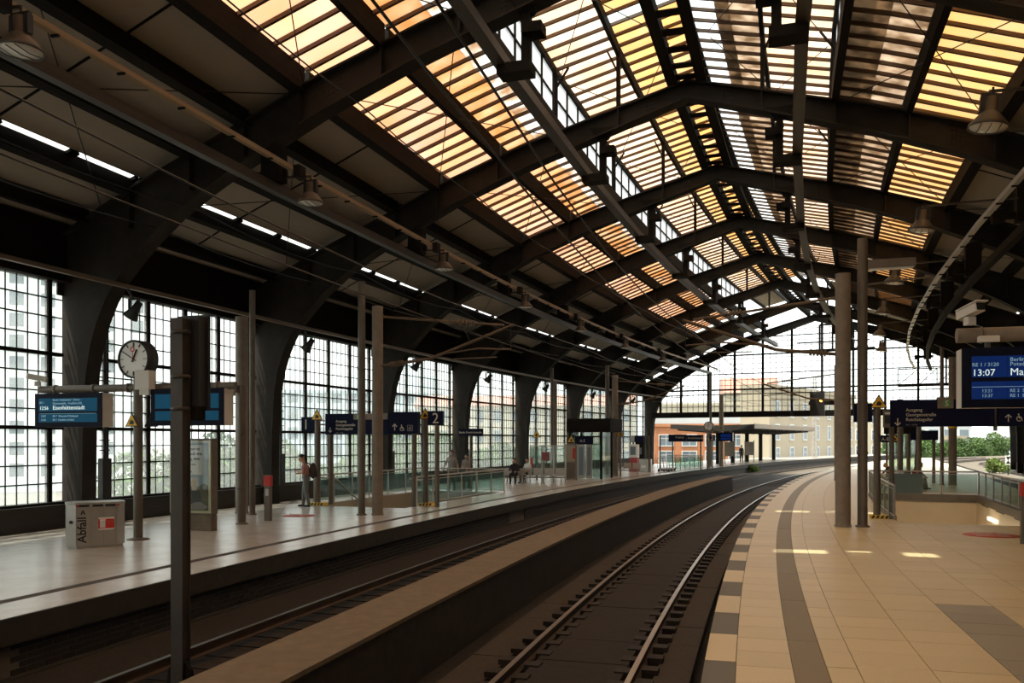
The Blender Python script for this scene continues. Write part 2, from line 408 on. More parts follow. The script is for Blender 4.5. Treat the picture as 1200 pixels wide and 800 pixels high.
def sheets(win, k, sg, o0, o1, zf, m, n=NST, bars=True, mode=None):
    z0, z1 = zf(o0), zf(o1)
    for i in range(n):
        mm = m[i % len(m)] if isinstance(m, (list, tuple)) else m
        if mode == 'D' and (k, i) in CLEAR: mm = 'clear_glass'
        e = 0.06 / n
        along('pane', mm, win, k, sg, o0, o1, z0, z1, i / n + e, (i + 1) / n - e, 0.02, 0.0)
    if bars:
        for i in range(n + 1):
            b = 0.036 / 8
            along('glazing_bar', 'steel_bar', win, k, sg, o0, o1, z0 - 0.055, z1 - 0.055, max(0, i / n - b), min(1, i / n + b), 0.09, 0.0)
for k in range(len(S) - 1):
    near = k >= 7
    for sg in (-1, 1):
        for o, w_, h in ((6.0, .17, .56), (8.1, .24, .56), (9.6, .18, .36), (11.15, .18, .36), (12.98, .16, .36), (14.35, .2, .36)):
            along('purlin', 'steel', ceiling, k, sg, o - w_ / 2, o + w_ / 2, ribtop(o) - 0.1, ribtop(o) - 0.1 + h, gap=0.1)
        for o in (9.6, 11.15, 12.98, 8.1):
            along('purlin_flange', 'steel', ceiling, k, sg, o - .17, o + .17, ribtop(o) - 0.14, ribtop(o) - 0.1, gap=0.1)
        P4 = [(8.15, 9.6), (9.6, 11.15), (11.15, 12.82), (12.96, 14.35), (14.35, 15.3)]
        for a, b in P4:
            lift = 0.30
            for f0, f1 in ((0, .5), (.5, 1)):
                along('roof_board', 'roof_board', ceiling, k, sg, a, b, ribtop(a) + lift, ribtop(min(b, 15.2)) + lift, f0, f1, 0.06, -0.02)
        for a, b in P4[:4]: along('batten', 'steel', ceiling, k, sg, a, b, ribtop(a) + .255, ribtop(b) + .255, .497, .503, .03, 0)
        g = new_window('narrow clear roof slit above the side wall')
        for i in range(4): along('pane', 'haze_glass', g, k, sg, 12.80, 12.98, ribtop(12.80) + .28, ribtop(12.96) + .28, i / 4 + .015, (i + 1) / 4 - .015, 0.01, 0.02)
        for i in range(5): along('glazing_bar', 'steel', g, k, sg, 12.78, 13.0, ribtop(12.78) + .22, ribtop(13.0) + .22, max(0, i / 4 - .016), min(1, i / 4 + .016), 0.08, 0.02)
        if k == 15:                                             # the bay next to the gable: boarded, clear upper strip
            for a, b in ((6.05, 8.1), (4.15, 6.0), (2.15, 4.1)):
                zf = (lambda o: ribtop(o) + .42) if a > 4.1 else lant
                along('roof_board', 'roof_board', ceiling, k, sg, a, b, zf(a), zf(b), 0.12, 1, 0.05, 0.0)
        else:
            g = new_window('yellowed glass skylight on the lower roof slope')
            low = lambda o: ribtop(o) + .46
            sheets(g, k, sg, 6.08, 8.02, low, 'sky_gold' if sg < 0 else 'sky_orange')
            if sg < 0:
                sheets(g, k, sg, 5.0, 5.94, low, 'sky_rust'); sheets(g, k, sg, 4.18, 5.0, low, 'sky_patch', bars=False)
                for i in range(NST + 1): along('glazing_bar', 'steel_bar', g, k, sg, 4.18, 5.0, low(4.18) - .055, low(5.0) - .055, max(0, i / NST - .0045), min(1, i / NST + .0045), .09, 0.0)
            else:
                sheets(g, k, sg, 5.1, 5.94, low, 'sky_silver'); sheets(g, k, sg, 4.18, 5.1, low, 'sky_soot', bars=False)
                for i in range(NST + 1): along('glazing_bar', 'steel_bar', g, k, sg, 4.18, 5.1, low(4.18) - .055, low(5.1) - .055, max(0, i / NST - .0045), min(1, i / NST + .0045), .09, 0.0)
            g = new_window('glass roof of the raised ridge lantern')
            sheets(g, k, sg, 2.17, 4.12, lant, 'sky_cream')
            if sg < 0: sheets(g, k, sg, 0.12, 2.07, lant, 'sky_orange', mode='D')
            else:
                sheets(g, k, sg, 1.25, 2.07, lant, 'sky_silver'); sheets(g, k, sg, 0.85, 1.25, lant, 'sky_soot'); sheets(g, k, sg, 0.12, 0.85, lant, 'haze_glass', mode='D')  # ridge strip also clear at CLEAR, added to lengthen the sun bars
            for i in range(6):                                   # upright glazing of the lantern side
                along('side_pane', 'haze_glass', g, k, sg, 4.145, 4.155, ribtop(4.15) + .55, lant(4.15) - .05, i / 6 + .01, (i + 1) / 6 - .01)
            for i in range(7): along('mullion', 'steel', g, k, sg, 4.11, 4.19, ribtop(4.15) + .3, lant(4.15) - .02, max(0, i / 6 - .006), min(1, i / 6 + .006))
            along('mullion', 'steel', g, k, sg, 4.11, 4.19, 13.0, 13.06)
        along('purlin', 'steel', ceiling, k, sg, 2.06, 2.18, lant(2.12) - .32, lant(2.12) - .02, gap=-.05)
        along('purlin', 'steel', ceiling, k, sg, 4.04, 4.20, lant(4.12) - .18, lant(4.12) + .02, gap=-.05)
        along('purlin', 'steel', ceiling, k, sg, 4.02, 4.22, ribtop(4.12) - .05, ribtop(4.12) + .5, gap=-.05)
        # ridge girder: two webs with cross plates
        along('ridge_beam', 'steel', ceiling, k, sg, .34, .46, 12.86, 13.36, gap=-.05)
        along('ridge_beam', 'steel', ceiling, k, sg, .28, .58, 12.82, 12.87, gap=-.05)
        along('ridge_cap', 'steel', ceiling, k, sg, 0.0, .17, 14.78, 14.93, gap=-.05)
        # hung longitudinal beam under the lantern
        along('hung_beam', 'steel_light', ceiling, k, sg, 3.02, 3.20, 10.40, 10.68, gap=-.05)
        along('hung_beam', 'steel_light', ceiling, k, sg, 2.97, 3.25, 10.37, 10.41, gap=-.05)
        # side service rails
        if sg < 0:
            along('service_rail', 'conduit', ceiling, k, sg, 8.24, 8.36, 8.60, 8.70, gap=-.02); along('service_beam', 'steel_light', ceiling, k, sg, 8.8, 9.0, 8.18, 8.40, gap=-.02)
        else:
            along('service_rail', 'galv', ceiling, k, sg, 7.68, 7.80, 8.0, 8.12, gap=-.02); along('service_beam', 'steel', ceiling, k, sg, 8.78, 8.98, 7.82, 8.04, gap=-.02)
        for f in (.12, .3, .5, .7, .88):
            o = 8.30 if sg < 0 else 7.74; zz = 8.60 if sg < 0 else 8.0
            along('rail_clamp', 'steel', ceiling, k, sg, o - .075, o + .075, zz - .035, zz, f - .003, f + .003)
    for f in (.07, .2, .33, .46, .59, .72, .85, .95):
        u_ = UC; F = bay_frame(k); L = blen(k, u_)
        ubox('ridge_plate', 'steel', ceiling, F, u_ - .34, u_ + .34, L * (f - .5) - .16, L * (f - .5) + .16, 12.92, 12.96)
    if near:                                                     # bracing rods
        for sg in (-1, 1):
            for (oa, ob, dz) in ((8.0, 4.3, -.02), (13.8, 8.4, -.05), (3.9, .6, 1.1)):
                if k == 15 and oa < 9: continue
                for fl in (0, 1):
                    a, b = (S[k] + .2, S[k + 1] - .2) if fl == 0 else (S[k + 1] - .2, S[k] + .2)
                    za = (lant(oa) - .45 if dz > 1 else ribtop(oa) - .02); zb = (lant(ob) - .45 if dz > 1 else ribtop(ob) - .02)
                    MB().cyl(P(a, UC + sg * oa, za), P(b, UC + sg * ob, zb), .014, n=5, cap=False).build('tie_rod', 'black', ceiling)
for k in range(7, 16):                                           # at each rib: lantern posts, hangers with boxes, brackets for the service rails
    sk = S[k]; F = FR(sk, UC)
    for sg in (-1, 1):
        mb = MB()
        for o in (2.12, 4.12): mb.box(sg * o - .06, sg * o + .06, -.06, .06, ribtop(o) - .1, lant(o) - .1)
        mb.bar((sg * 2.12, 0, lant(2.12) - .9), (sg * 2.45, 0, lant(2.45) - .12), .06, .06)
        mb.bar((sg * 4.1, 0, 13.3), (sg * 3.7, 0, lant(3.7) - .12), .06, .06)
        o_ = obj('lantern_post', mb.mesh('lantern_post', 'steel'), ceiling, None, F)
        mb = MB(); mb.box(sg * 2.6 - .10, sg * 2.6 + .10, -.09, .09, 10.35, 11.75)
        mb.prism_xz([(sg * 2.45, 11.5), (sg * 2.75, 11.5), (sg * 3.0, 11.85), (sg * 2.2, 11.85)] if sg > 0 else [(sg * 2.2, 11.85), (sg * 3.0, 11.85), (sg * 2.75, 11.5), (sg * 2.45, 11.5)], -.1, .1)
        mb.box(min(sg * 2.2, sg * 2.65), max(sg * 2.2, sg * 2.65), -.28, .16, 11.0, 11.22)
        mb.box(min(sg * 2.45, sg * 3.2), max(sg * 2.45, sg * 3.2), -.3, .2, 10.18, 10.40)
        obj('hanger', mb.mesh('hanger', 'steel'), ceiling, None, F)
        mb = MB(); oo = 8.9 if sg < 0 else 8.85; zt = 9.2; zl = 8.4 if sg < 0 else 8.04
        mb.box(sg * oo - .25, sg * oo + .25, -.18, .18, zl, zt); mb.box(sg * oo - .55, sg * oo + .35, -.05, .05, zl + .1, zl + .28)
        mb.box(sg * (oo - .75) - .08, sg * (oo - .75) + .08, -.25, .05, zl, zl + .3)
        obj('rail_bracket', mb.mesh('rail_bracket', 'steel'), ceiling, None, F)
for sg in (-1,):                                                 # long power cables hung along the roof
    for o, z0, sag in ((12.2, 7.55, .15), (11.0, 7.9, .2), (6.6, 10.0, .1)):
        pts = []
        for k in range(7, 16):
            for i in range(4):
                t = i / 4; pts.append(P(S[k] + (S[k + 1] - S[k]) * t, UC + sg * o, z0 - sag * 4 * t * (1 - t)))
        MB().tube(pts, .018, 5).build('power_cable', 'black', ceiling)

# ------------------------------------------------------------------ side walls with glazed bays
for sg, nm in ((-1, 'wall_left'), (1, 'wall_right')):
    wall = struct(nm, 'dark steel side wall of the train shed with tall glazed bays')
    for k in range(0, len(S) - 1):
        along('wall_girder', 'steel', wall, k, sg, 15.0, 15.25, 6.36, 7.85, gap=-.05)
        along('wall_girder', 'steel', wall, k, sg, 14.85, 15.3, 6.32, 6.40, gap=-.05)
        along('wall_base', 'concrete_dark', wall, k, sg, 14.75, 15.35, -.1, .60, gap=-.05)
        along('wall_sill', 'steel', wall, k, sg, 14.9, 15.3, .58, .66, gap=-.05)
        if k >= 7: along('cornice_rail', 'steel_brown', wall, k, sg, 13.2, 13.32, 6.12, 6.22, gap=-.02)
    for k in range(0, len(S) - 1):
        fine = sg < 0 and k in (8, 9, 10)
        g = new_window('tall steel framed wall window between two ribs' )
        L0 = S[k + 1] - S[k]
        ms = [0.26] + [1.28 + (L0 - .5 - 1.28) * i / 4 for i in range(5)] + [L0 - .26]
        fr = [(m_ - .1) / (L0 - .2) for m_ in ms]
        zs = [.66 + i * (6.34 - .66) / 12 for i in range(13)]
        for f in fr[1:-1]: along('mullion', 'steel', g, k, sg, 15.05, 15.17, .6, 6.4, f - .0075, f + .0075)
        for zi in (4, 8): along('transom', 'steel', g, k, sg, 15.04, 15.2, zs[zi] - .045, zs[zi] + .045)
        if sg > 0 and k < 15:
            for a, b in zip(fr[:-1], fr[1:]): along('wall_panel', 'concrete_dark', g, k, sg, 15.08, 15.14, .6, 6.4, a, b)
        elif not fine:
            for a, b in zip(fr[:-1], fr[1:]):
                for za, zb in ((0, 4), (4, 8), (8, 12)): along('pane', 'window_glass', g, k, sg, 15.10, 15.11, zs[za], zs[zb], a, b)
        if k >= 8 and sg < 0:
            for i in range(1, 12):
                if i not in (4, 8): along('glazing_bar', 'steel', g, k, sg, 15.085, 15.125, zs[i] - .016, zs[i] + .016)
            for a, b in zip(fr[:-1], fr[1:]):
                n = max(1, round((b - a) * L0 / .32))
                for j in range(1, n):
                    f = a + (b - a) * j / n; along('glazing_bar', 'steel', g, k, sg, 15.09, 15.12, .66, 6.34, f - .0013, f + .0013)
                if fine:
                    for j in range(n):
                        for i in range(12): along('pane', 'window_glass', g, k, sg, 15.10, 15.108, zs[i], zs[i + 1], a + (b - a) * j / n, a + (b - a) * (j + 1) / n)

# far gable screen
gab = struct('wall_far', 'glazed gable screen above the tracks at the end of the hall')
FG = FR(77.0, UC)
def intrados(o):
    o = abs(o)
    pr = [a for a, b in PAIRS]
    for (a, za), (b, zb) in zip(pr[:-1], pr[1:]):
        if o <= b: return za + (zb - za) * (o - a) / max(b - a, 1e-6)
    return 0
offs = [-13.64, -11.69, -9.17, -6.79, -4.34, -1.89, .58, 3.05, 5.5, 7.95, 10.4, 12.6]
for o in offs: ubox('mullion', 'steel', gab, FG, o - .09, o + .09, -.1, .1, 4.5, intrados(o) + .05)
ubox('gable_beam', 'steel', gab, FG, -14.4, 14.4, -.2, .2, 4.36, 4.80); ubox('gable_beam', 'steel', gab, FG, -14.5, 14.5, -.3, .3, 4.30, 4.36)
def chord(z):
    lo, hi = 0.0, 14.3
    for _ in range(30):
        m_ = (lo + hi) / 2
        if intrados(m_) > z: lo = m_
        else: hi = m_
    return lo
for z_, t in ((6.75, .07), (6.34, .04), (8.14, .04), (9.78, .06), (11.3, .04)):
    c_ = chord(z_); ubox('transom', 'steel', gab, FG, -c_, c_, -.06, .06, z_ - t, z_ + t)
z_ = 5.25
while z_ < 12.2:
    if min(abs(z_ - q) for q in (6.75, 6.34, 8.14, 9.78, 11.3)) > .2:
        c_ = chord(z_); ubox('glazing_bar', 'steel', gab, FG, -c_, c_, -.03, .03, z_ - .018, z_ + .018)
    z_ += .47
o = -14.0
while o < 14.1:
    if min(abs(o - q) for q in offs) > .15: ubox('glazing_bar', 'steel', gab, FG, o - .016, o + .016, -.03, .03, 4.7, intrados(o))
    o += .49
gx = [-14.2] + offs + [14.2]
for a, b in zip(gx[:-1], gx[1:]):
    zt = [4.7, 6.55, 8.14, 9.78, 11.3, 12.5]
    for za, zb in zip(zt[:-1], zt[1:]):
        if min(intrados(a), intrados(b)) > za + .05:
            ta, tb = min(zb, intrados(a)), min(zb, intrados(b))
            mb = MB(FG); mb.add([(a, 0, za), (b, 0, za), (b, 0, tb), (a, 0, ta)], [(0, 1, 2, 3)]); mb.build('pane', 'clear_glass', gab)

# ------------------------------------------------------------------ platforms and tracks
SA, SB = -56.0, 150.0
def ring(mb, u0, u1, s0, s1, z0, z1): mb.sbox(u0, u1, s0, s1, z0, z1, max(1, int((s1 - s0) / 3)))
fr_ = struct('floor_right', 'beige slab platform floor with a dark guide band')
HS0, HS1, HU0, HU1 = 25.45, 37.75, 3.95, 7.72               # stairwell opening on the right platform
RW = 10.3; SE = 123.0
def taper(s_): d = min(54.0, max(0.0, s_ - 70)); return -.09 * d - .0013 * d * d            # the far end of the platform narrows
def wedge(mb, u0, s0, s1, z0, z1, inset=0.0):
    n = int((s1 - s0) / 2)
    for i in range(n):
        a, b = s0 + (s1 - s0) * i / n, s0 + (s1 - s0) * (i + 1) / n
        ua, ub = max(u0 + .02, RW + taper(a) - inset), max(u0 + .02, RW + taper(b) - inset)
        q = [P(a, u0), P(a, ua), P(b, ub), P(b, u0)]
        mb.add([(p.x, p.y, z) for z in (z0, z1) for p in q], [(3, 2, 1, 0), (4, 5, 6, 7), (0, 1, 5, 4), (1, 2, 6, 5), (2, 3, 7, 6), (3, 0, 4, 7)])
mb = MB()
ring(mb, 0.05, HU0, SA, 69, -.22, -.012); ring(mb, HU1, RW - .05, SA, 69, -.22, -.012); ring(mb, HU0, HU1, SA, HS0, -.22, -.012); ring(mb, HU0, HU1, HS1, 69, -.22, -.012); wedge(mb, .05, 69, SE, -.22, -.012, .05)
mb.build('screed', 'grout', fr_)
mb = MB(); ring(mb, .16, .40, SA, SE, -1.0, -.2); mb.build('platform_wall', 'concrete_dark', fr_)
mb = MB(); ring(mb, RW - .40, RW - .16, SA, 70, -1.0, -.2); mb.sbox(RW - .40, RW - .16, 70, SE, -1.0, -.2, 18, taper); mb.build('platform_wall', 'concrete_dark', fr_)
ucols = [0, .31, .85, 1.17, 1.46, 2.14, 2.86, 3.58, 4.30, 5.02, 5.74, 6.46, 7.18, 7.72, 8.45, 9.3, RW]
cells = []
pitch = .627; g_ = .004
for ci, (a, b) in enumerate(zip(ucols[:-1], ucols[1:])):
    if ci == 0 or ci == len(ucols) - 2: step, sh = pitch * 2, .13
    elif ci == 2: step, sh = pitch * 4, 0
    else: step, sh = pitch, (.17 if ci in (3,) else .30 if ci > 3 else 0)
    n0 = int(math.floor((6.3 - sh) / step)); 
    n1 = int((80 - sh) / step)
    for i in range(n0, n1):
        t0, t1 = sh + i * step, sh + (i + 1) * step
        if b > RW + taper(t1) + .01: continue
        if a >= HU0 - .4 and b <= HU1 + .01 and t1 > HS0 and t0 < HS1:
            if a < HU0: a2, b2 = a, HU0
            else: continue
        else: a2, b2 = a, b
        if ci == 0: m_ = 'tile_grey' if i % 2 == 0 else 'tile'
        elif ci == 2: m_ = 'tile_band'
        elif 2.86 <= a < 3.5 and 6 < t0 < 12.6: m_ = 'tile_worn'
        else: m_ = 'tile'
        c_ = P((t0 + t1) / 2, (a + b) / 2)
        x_ = 600 + 1000 * c_.x / max(c_.y, .1)
        cells.append((c_.length if -50 < x_ < 1260 and c_.y > 6.5 else 999 + c_.length, a2, b2, t0, t1, m_))
cells.sort(key=lambda c_: c_[0])
far = {}
for n_, (d_, a, b, t0, t1, m_) in enumerate(cells):
    if n_ < 300:
        F = FR((t0 + t1) / 2, (a + b) / 2); L = (t1 - t0) * (R0 - (a + b) / 2) / R0
        o_ = ubox('paving_slab', m_, fr_, F, -(b - a) / 2 + g_, (b - a) / 2 - g_, -L / 2 + g_, L / 2 - g_, -.05, random.uniform(-.0012, .0012))
    else:
        far.setdefault(m_, MB()).sbox(a + g_, b - g_, t0 + g_, t1 - g_, -.05, 0)
for m_, mb in far.items():
    o_ = mb.build('paving_slab', m_, fr_); o_['kind'] = 'stuff'
mb = MB()
for a, b in ((0, .31), (.31, .85), (1.17, RW)):
    ring(mb, a, b, SA, 6.0, -.05, 0)
    if b < 1: ring(mb, a, b, 80.0, SE, -.05, 0)
wedge(mb, 1.17, 80.0, SE, -.05, 0); wedge(mb, 8.45, 69.5, 80.0, -.05, -.002)
o_ = mb.build('paving_slab', 'tile', fr_); o_['kind'] = 'stuff'
mb = MB(); ring(mb, .85, 1.17, SA, 6.0, -.05, 0); ring(mb, .85, 1.17, 80.2, SE, -.05, 0); mb.build('guide_band', 'tile_band', fr_)
# stairwell lining and steps
mb = MB()
ring(mb, HU0 - .12, HU0, HS0, HS1, -4.0, -.02); ring(mb, HU1, HU1 + .12, HS0, HS1, -4.0, -.02); mb.sbox(HU0 - .12, HU1 + .12, HS1, HS1 + .15, -4.0, -.16)
mb.build('stairwell_lining', 'stair_wall', fr_)
mb = MB(); mb.sbox(HU0 - .12, HU1 + .12, HS1 - .05, HS1 + .2, -.16, .10); ring(mb, HU1 - .05, HU1 + .15, HS0 + 1.0, HS1, -.16, .10); ring(mb, HU0 - .15, HU0 + .05, HS0 + 1.0, HS1, -.16, .10); mb.build('stairwell_kerb', 'column', fr_)
for i in range(20): MB().sbox(HU0, HU1, HS0 + i * .30, HS0 + i * .30 + .32, -.17 * (i + 1) - .17, -.17 * (i + 1)).build('step', 'tile_worn', fr_)
MB().sbox(HU0, HU1, HS0 + 6, HS1, -4.0, -3.7).build('landing', 'tile', fr_)

# left platform
LE = -8.5
LS0, LS1, LU0, LU1 = 25.6, 34.4, -14.6, -10.95
fl = struct('floor_left', 'polished grey-beige platform floor with a dark edge line')
mb = MB()
LB = -16.5
for (a, b, c_, d_) in ((-9.40, LE - .05, SA, SB), (LU1, -9.62, SA, SB), (LB, LU0, SA, SB), (LU0, LU1, SA, LS0), (LU0, LU1, LS1, SB)): ring(mb, a, b, c_, d_, -.2, 0)
mb.build('floor_slab', 'terrazzo', fl)
mb = MB(); ring(mb, -9.62, -9.40, SA, SB, -.2, .001); mb.build('edge_line', 'terrazzo_band', fl)
mb = MB(); ring(mb, LB - .3, LB, SA, SB, -.5, -.15); mb.build('floor_gap', 'concrete_dark', fl)
mb = MB(); ring(mb, LE - .05, LE, SA, SB, -.34, -.002); mb.build('coping', 'concrete_dark', fl)
mb = MB(); ring(mb, LE - .50, LE - .142, SA, SB, -1.0, -.2); mb.build('platform_wall', 'mortar', fl)
mb = MB(); ring(mb, LE - .15, LE - .10, 31, SB, -.95, -.34); ring(mb, LE - .15, LE - .10, SA, 8.6, -.95, -.30); ring(mb, LE - .15, LE - .06, 8.6, 31, -.37, -.20); mb.build('platform_wall', 'concrete_dark', fl)
mb = MB(); ring(mb, LE - .20, LE - .02, 8.6, 31, -1.0, -.78); mb.build('platform_footing', 'concrete_dark', fl)
rest = MB()
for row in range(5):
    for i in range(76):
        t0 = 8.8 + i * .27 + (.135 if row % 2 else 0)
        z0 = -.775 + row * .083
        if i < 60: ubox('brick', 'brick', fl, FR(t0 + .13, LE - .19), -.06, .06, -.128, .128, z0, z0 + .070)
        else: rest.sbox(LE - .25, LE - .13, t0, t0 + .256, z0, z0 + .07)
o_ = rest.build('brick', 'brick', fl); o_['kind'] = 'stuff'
mb = MB(); ring(mb, LU0 - .1, LU0, LS0, LS1, -3.4, -.02); ring(mb, LU1, LU1 + .1, LS0, LS1, -3.4, -.02); mb.sbox(LU0, LU1, LS1, LS1 + .12, -3.4, -.02); mb.build('stairwell_lining', 'tan_wall', fl)
for i in range(18): MB().sbox(LU0, LU1, LS0 + i * .30, LS0 + i * .30 + .32, -.17 * (i + 1) - .17, -.17 * (i + 1)).build('step', 'tile_worn', fl)
lp = MB(); lp.sbox(LU1 - .10, LU1 - .02, 26.9, 28.7, -.42, -.30); lp.build('stairwell_lamp', 'lamp_on', fl)
lp = MB(); lp.sbox(HU1 - .10, HU1 - .02, 33.0, 34.6, -.60, -.48); lp.build('stairwell_lamp', 'lamp_on', fr_)
for nm_, s_, u_, z_, e_ in (('beige', 33.8, HU1 - 1.2, -1.1, 30), ('beige', 30.0, HU0 + .9, -1.6, 35), ('polished', 27.8, LU1 - .35, -.6, 10)):
    l_ = bpy.data.lights.new('stairwell_light', 'POINT'); l_.energy = e_; l_.color = (1, .88, .65); l_.shadow_soft_size = .25
    o_ = bpy.data.objects.new('stairwell_light', l_); COL.objects.link(o_); o_.location = P(s_, u_, z_)

# ballast bed, divider, tracks
gr = struct('ground', 'dark track bed between the platforms')
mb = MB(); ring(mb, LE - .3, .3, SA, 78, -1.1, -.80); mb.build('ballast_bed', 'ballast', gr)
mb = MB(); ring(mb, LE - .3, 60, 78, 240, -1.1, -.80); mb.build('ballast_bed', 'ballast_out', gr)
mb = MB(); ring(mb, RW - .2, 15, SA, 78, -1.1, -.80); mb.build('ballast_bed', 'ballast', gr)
dv = MB(); ring(dv, -4.36, -3.58, SA, 52.3, -.95, .06)
tag(dv.build('track_divider', 'concrete_dark'), 'long low concrete divider wall between the two tracks with tan cap', 'wall')
dvo = bpy.data.objects['track_divider']
mb = MB(); ring(mb, -4.40, -3.54, SA, 52.34, .06, .11); mb.build('divider_cap', 'concrete', dvo)
def track(label, uc, s0, s1, detail, uf=None):
    t = thing('railway_track', label, 'track', M=Matrix())
    for sd in (-1, 1):
        ur = uc + sd * .752; z = -.555
        mb = MB(); n = int((s1 - s0) / 1.5)
        mb.sweep([(ur - .065, z - .155), (ur + .065, z - .155), (ur + .065, z - .14), (ur + .015, z - .12), (ur + .015, z - .04), (ur + .036, z - .03), (ur + .036, z - .006), (ur - .036, z - .006), (ur - .036, z - .03), (ur - .015, z - .04), (ur - .015, z - .12), (ur - .065, z - .14)], s0, s1, n, True, uf)
        r = mb.build('rail', 'rail_side', t)
        mb = MB(); mb.sbox(ur - .034, ur + .034, s0, s1, z - .006, z, n, uf); mb.build('rail_head', 'rail_top' if detail else 'rail_dull', r)
    mb = MB()
    if detail:
        for a, b, m_ in ((uc - .60, uc + .60, 'track_panel'), (uc + .98, uc + 1.42, 'track_panel_brown'), (uc - 1.50, uc - .98, 'track_panel_brown')):
            i = 0; st = 1.25
            while 6 + i * st < 56:
                F = FR(6 + (i + .5) * st, (a + b) / 2); L = st * (R0 - a) / R0
                ubox('deck_panel', m_, t, F, (a - b) / 2, (b - a) / 2, -L / 2 + .006, L / 2 - .006, -.80, -.665 + random.uniform(-.003, .003)); i += 1
        cl = MB()
        for ur, sd in ((uc + .752, 1), (uc - .752, -1)):
            base = MB(); base.box(.075, .27, -.11, .11, -.80, -.60); me1 = base.mesh('rail_chair', 'clip')
            base = MB(); base.box(-.27, -.075, -.11, .11, -.80, -.645); me2 = base.mesh('rail_chair', 'clip')
            base = MB(); base.box(.07, .15, -.05, .05, -.71, -.655); base.tube([(.16, -.06, -.68), (.10, -.09, -.64), (.07, 0, -.63), (.10, .09, -.64), (.16, .06, -.68)], .018, 6); me3 = base.mesh('rail_clip', 'clip_light' if sd < 0 else 'clip')
            for i in range(75):
                sp = 6.5 + i * .6
                F = FR(sp, ur, 0, 0 if sd > 0 else math.pi)
                obj('rail_chair', me1, t, None, F); obj('rail_chair', me2, t, None, F)
                if i < 40: obj('rail_clip', me3, t, None, F)
    else:
        for i in range(60): MB().sbox(uc - 1.25, uc + 1.25, max(8, s0) + i * .6, max(8, s0) + .26 + i * .6, -.85, -.785, 1, uf).build('sleeper', 'track_panel', t)
    return t
track('railway track with polished rails beside the beige slab platform', -1.67, SA, 165, True)
track('dim railway track at the foot of the brick-faced platform', -6.05, SA, 165, False)
track('rusty railway track beyond the stair railing of the beige platform', RW + 1.67, SA, 175, False, taper)
track('rusty railway track running outside beyond the low dark wall', RW + 6.2, 78, 175, False, taper)
track('outermost rusty railway track by the thin metal fence', RW + 10.4, 78, 175, False, taper)

# ------------------------------------------------------------------ lamps hung in the hall
def lamp_mesh_set():
    a = MB(); a.lathe([(.0, .34), (.10, .34), (.10, .12), (.13, .10), (.28, -.08), (.30, -.14), (.285, -.14), (.12, .06), (.0, .06)], n=20)
    b = MB(); b.lathe([(.0, -.165), (.15, -.158), (.275, -.125), (.275, -.118), (.0, -.118)], n=20)
    c = MB()
    for i in range(3): x = -.14 + .14 * i; c.tube([(x, -.26 * math.cos(x * 2), -.15), (x, 0, -.18), (x, .26 * math.cos(x * 2), -.15)], .007, 5)
    d = MB(); d.tube([(0, 0, .32), (0, 0, .5)], .02, 6); d.box(-.16, -.09, -.05, .05, .1, .36); d.box(.09, .16, -.05, .05, .1, .36); d.box(-.16, .16, -.03, .03, .36, .40)
    return a.mesh('reflector', 'lamp_body'), b.mesh('lens', 'lamp_glass'), c.mesh('guard', 'black'), d.mesh('yoke', 'black')
LM = lamp_mesh_set()
def hung_lamp(label, group, s_, u_, z_, arm_to, tilt=0.0, sc_=1.0):
    t = thing('pendant_lamp', label, 'lamp', s_, u_, z_, 0, group)
    T = Matrix.Rotation(tilt, 4, 'Y') @ Matrix.Diagonal((sc_, sc_, sc_, 1))
    for me, nm in zip(LM, ('reflector', 'lens', 'guard', 'yoke')): obj(nm, me, t, None, T)
    MB().bar((0, 0, .5), (arm_to[0], arm_to[1], arm_to[2]), .05, .05).build('arm', 'steel_light', t)
ORD = {8: 'eighth', 9: 'seventh', 10: 'sixth', 11: 'fifth', 12: 'fourth', 13: 'third', 14: 'second', 15: 'first'}
for q, sk in enumerate(S[8:15]):
    hung_lamp('bell shaped caged lamp below the brown service rail, %s rib from the gable' % ORD[q + 8], 'lamps below the brown service rail', sk + .1, -9.72, 8.0, (-.8, 0, .55), sc_=1.05)
for q, sk in enumerate(S[8:15]):
    hung_lamp('bell shaped lamp on a long arm from the shiny rail, %s rib from the gable' % ORD[q + 8], 'lamps on long arms', sk - .7, 4.5, 8.0, (2.35, .4, .62), 0.12, 1.15)
fa = MB(); fa.lathe([(.0, .30), (.09, .28), (.11, .05), (.20, -.18), (.19, -.18), (.0, 0)], n=14)
FLA = fa.mesh('reflector', 'black'); fb = MB(); fb.lathe([(0, -.15), (.18, -.15), (.18, -.16), (0, -.17)], n=14); FLB = fb.mesh('lens', 'lamp_glass')
fc = MB(); fc.box(-.16, -.12, -.03, .03, -.02, .34); fc.box(.12, .16, -.03, .03, -.02, .34); fc.box(-.16, .16, -.03, .03, .30, .34); FLC = fc.mesh('bracket', 'black')
for q, sk in enumerate(S[8:16]):
    t = thing('spotlight', 'small black spotlight above the tall windows, %s rib foot from the gable' % ORD[q + 8], 'lamp', sk + .25, -14.95, 5.55, 0, 'spotlights on the rib feet')
    T = Matrix.Rotation(math.radians(38), 4, 'Y')
    obj('reflector', FLA, t, None, T); obj('lens', FLB, t, None, T); obj('bracket', FLC, t)
    MB().bar((0, 0, .3), (-.1, -.15, .62), .05, .05).build('arm', 'black', t)
for q, sk in enumerate(S[8:16]):
    t = thing('wall_lamp', 'small silver lamp on the wall girder, %s rib from the gable' % ORD[q + 8], 'lamp', sk + .35, -15.2, 7.2, 0, 'silver lamps on the wall girder')
    MB().lathe([(0, .1), (.06, .1), (.17, -.06), (.16, -.07), (0, 0)], n=12).build('reflector', 'galv', t)
    MB().bar((0, 0, .08), (-.9, 0, .2), .04, .04).build('arm', 'steel', t)

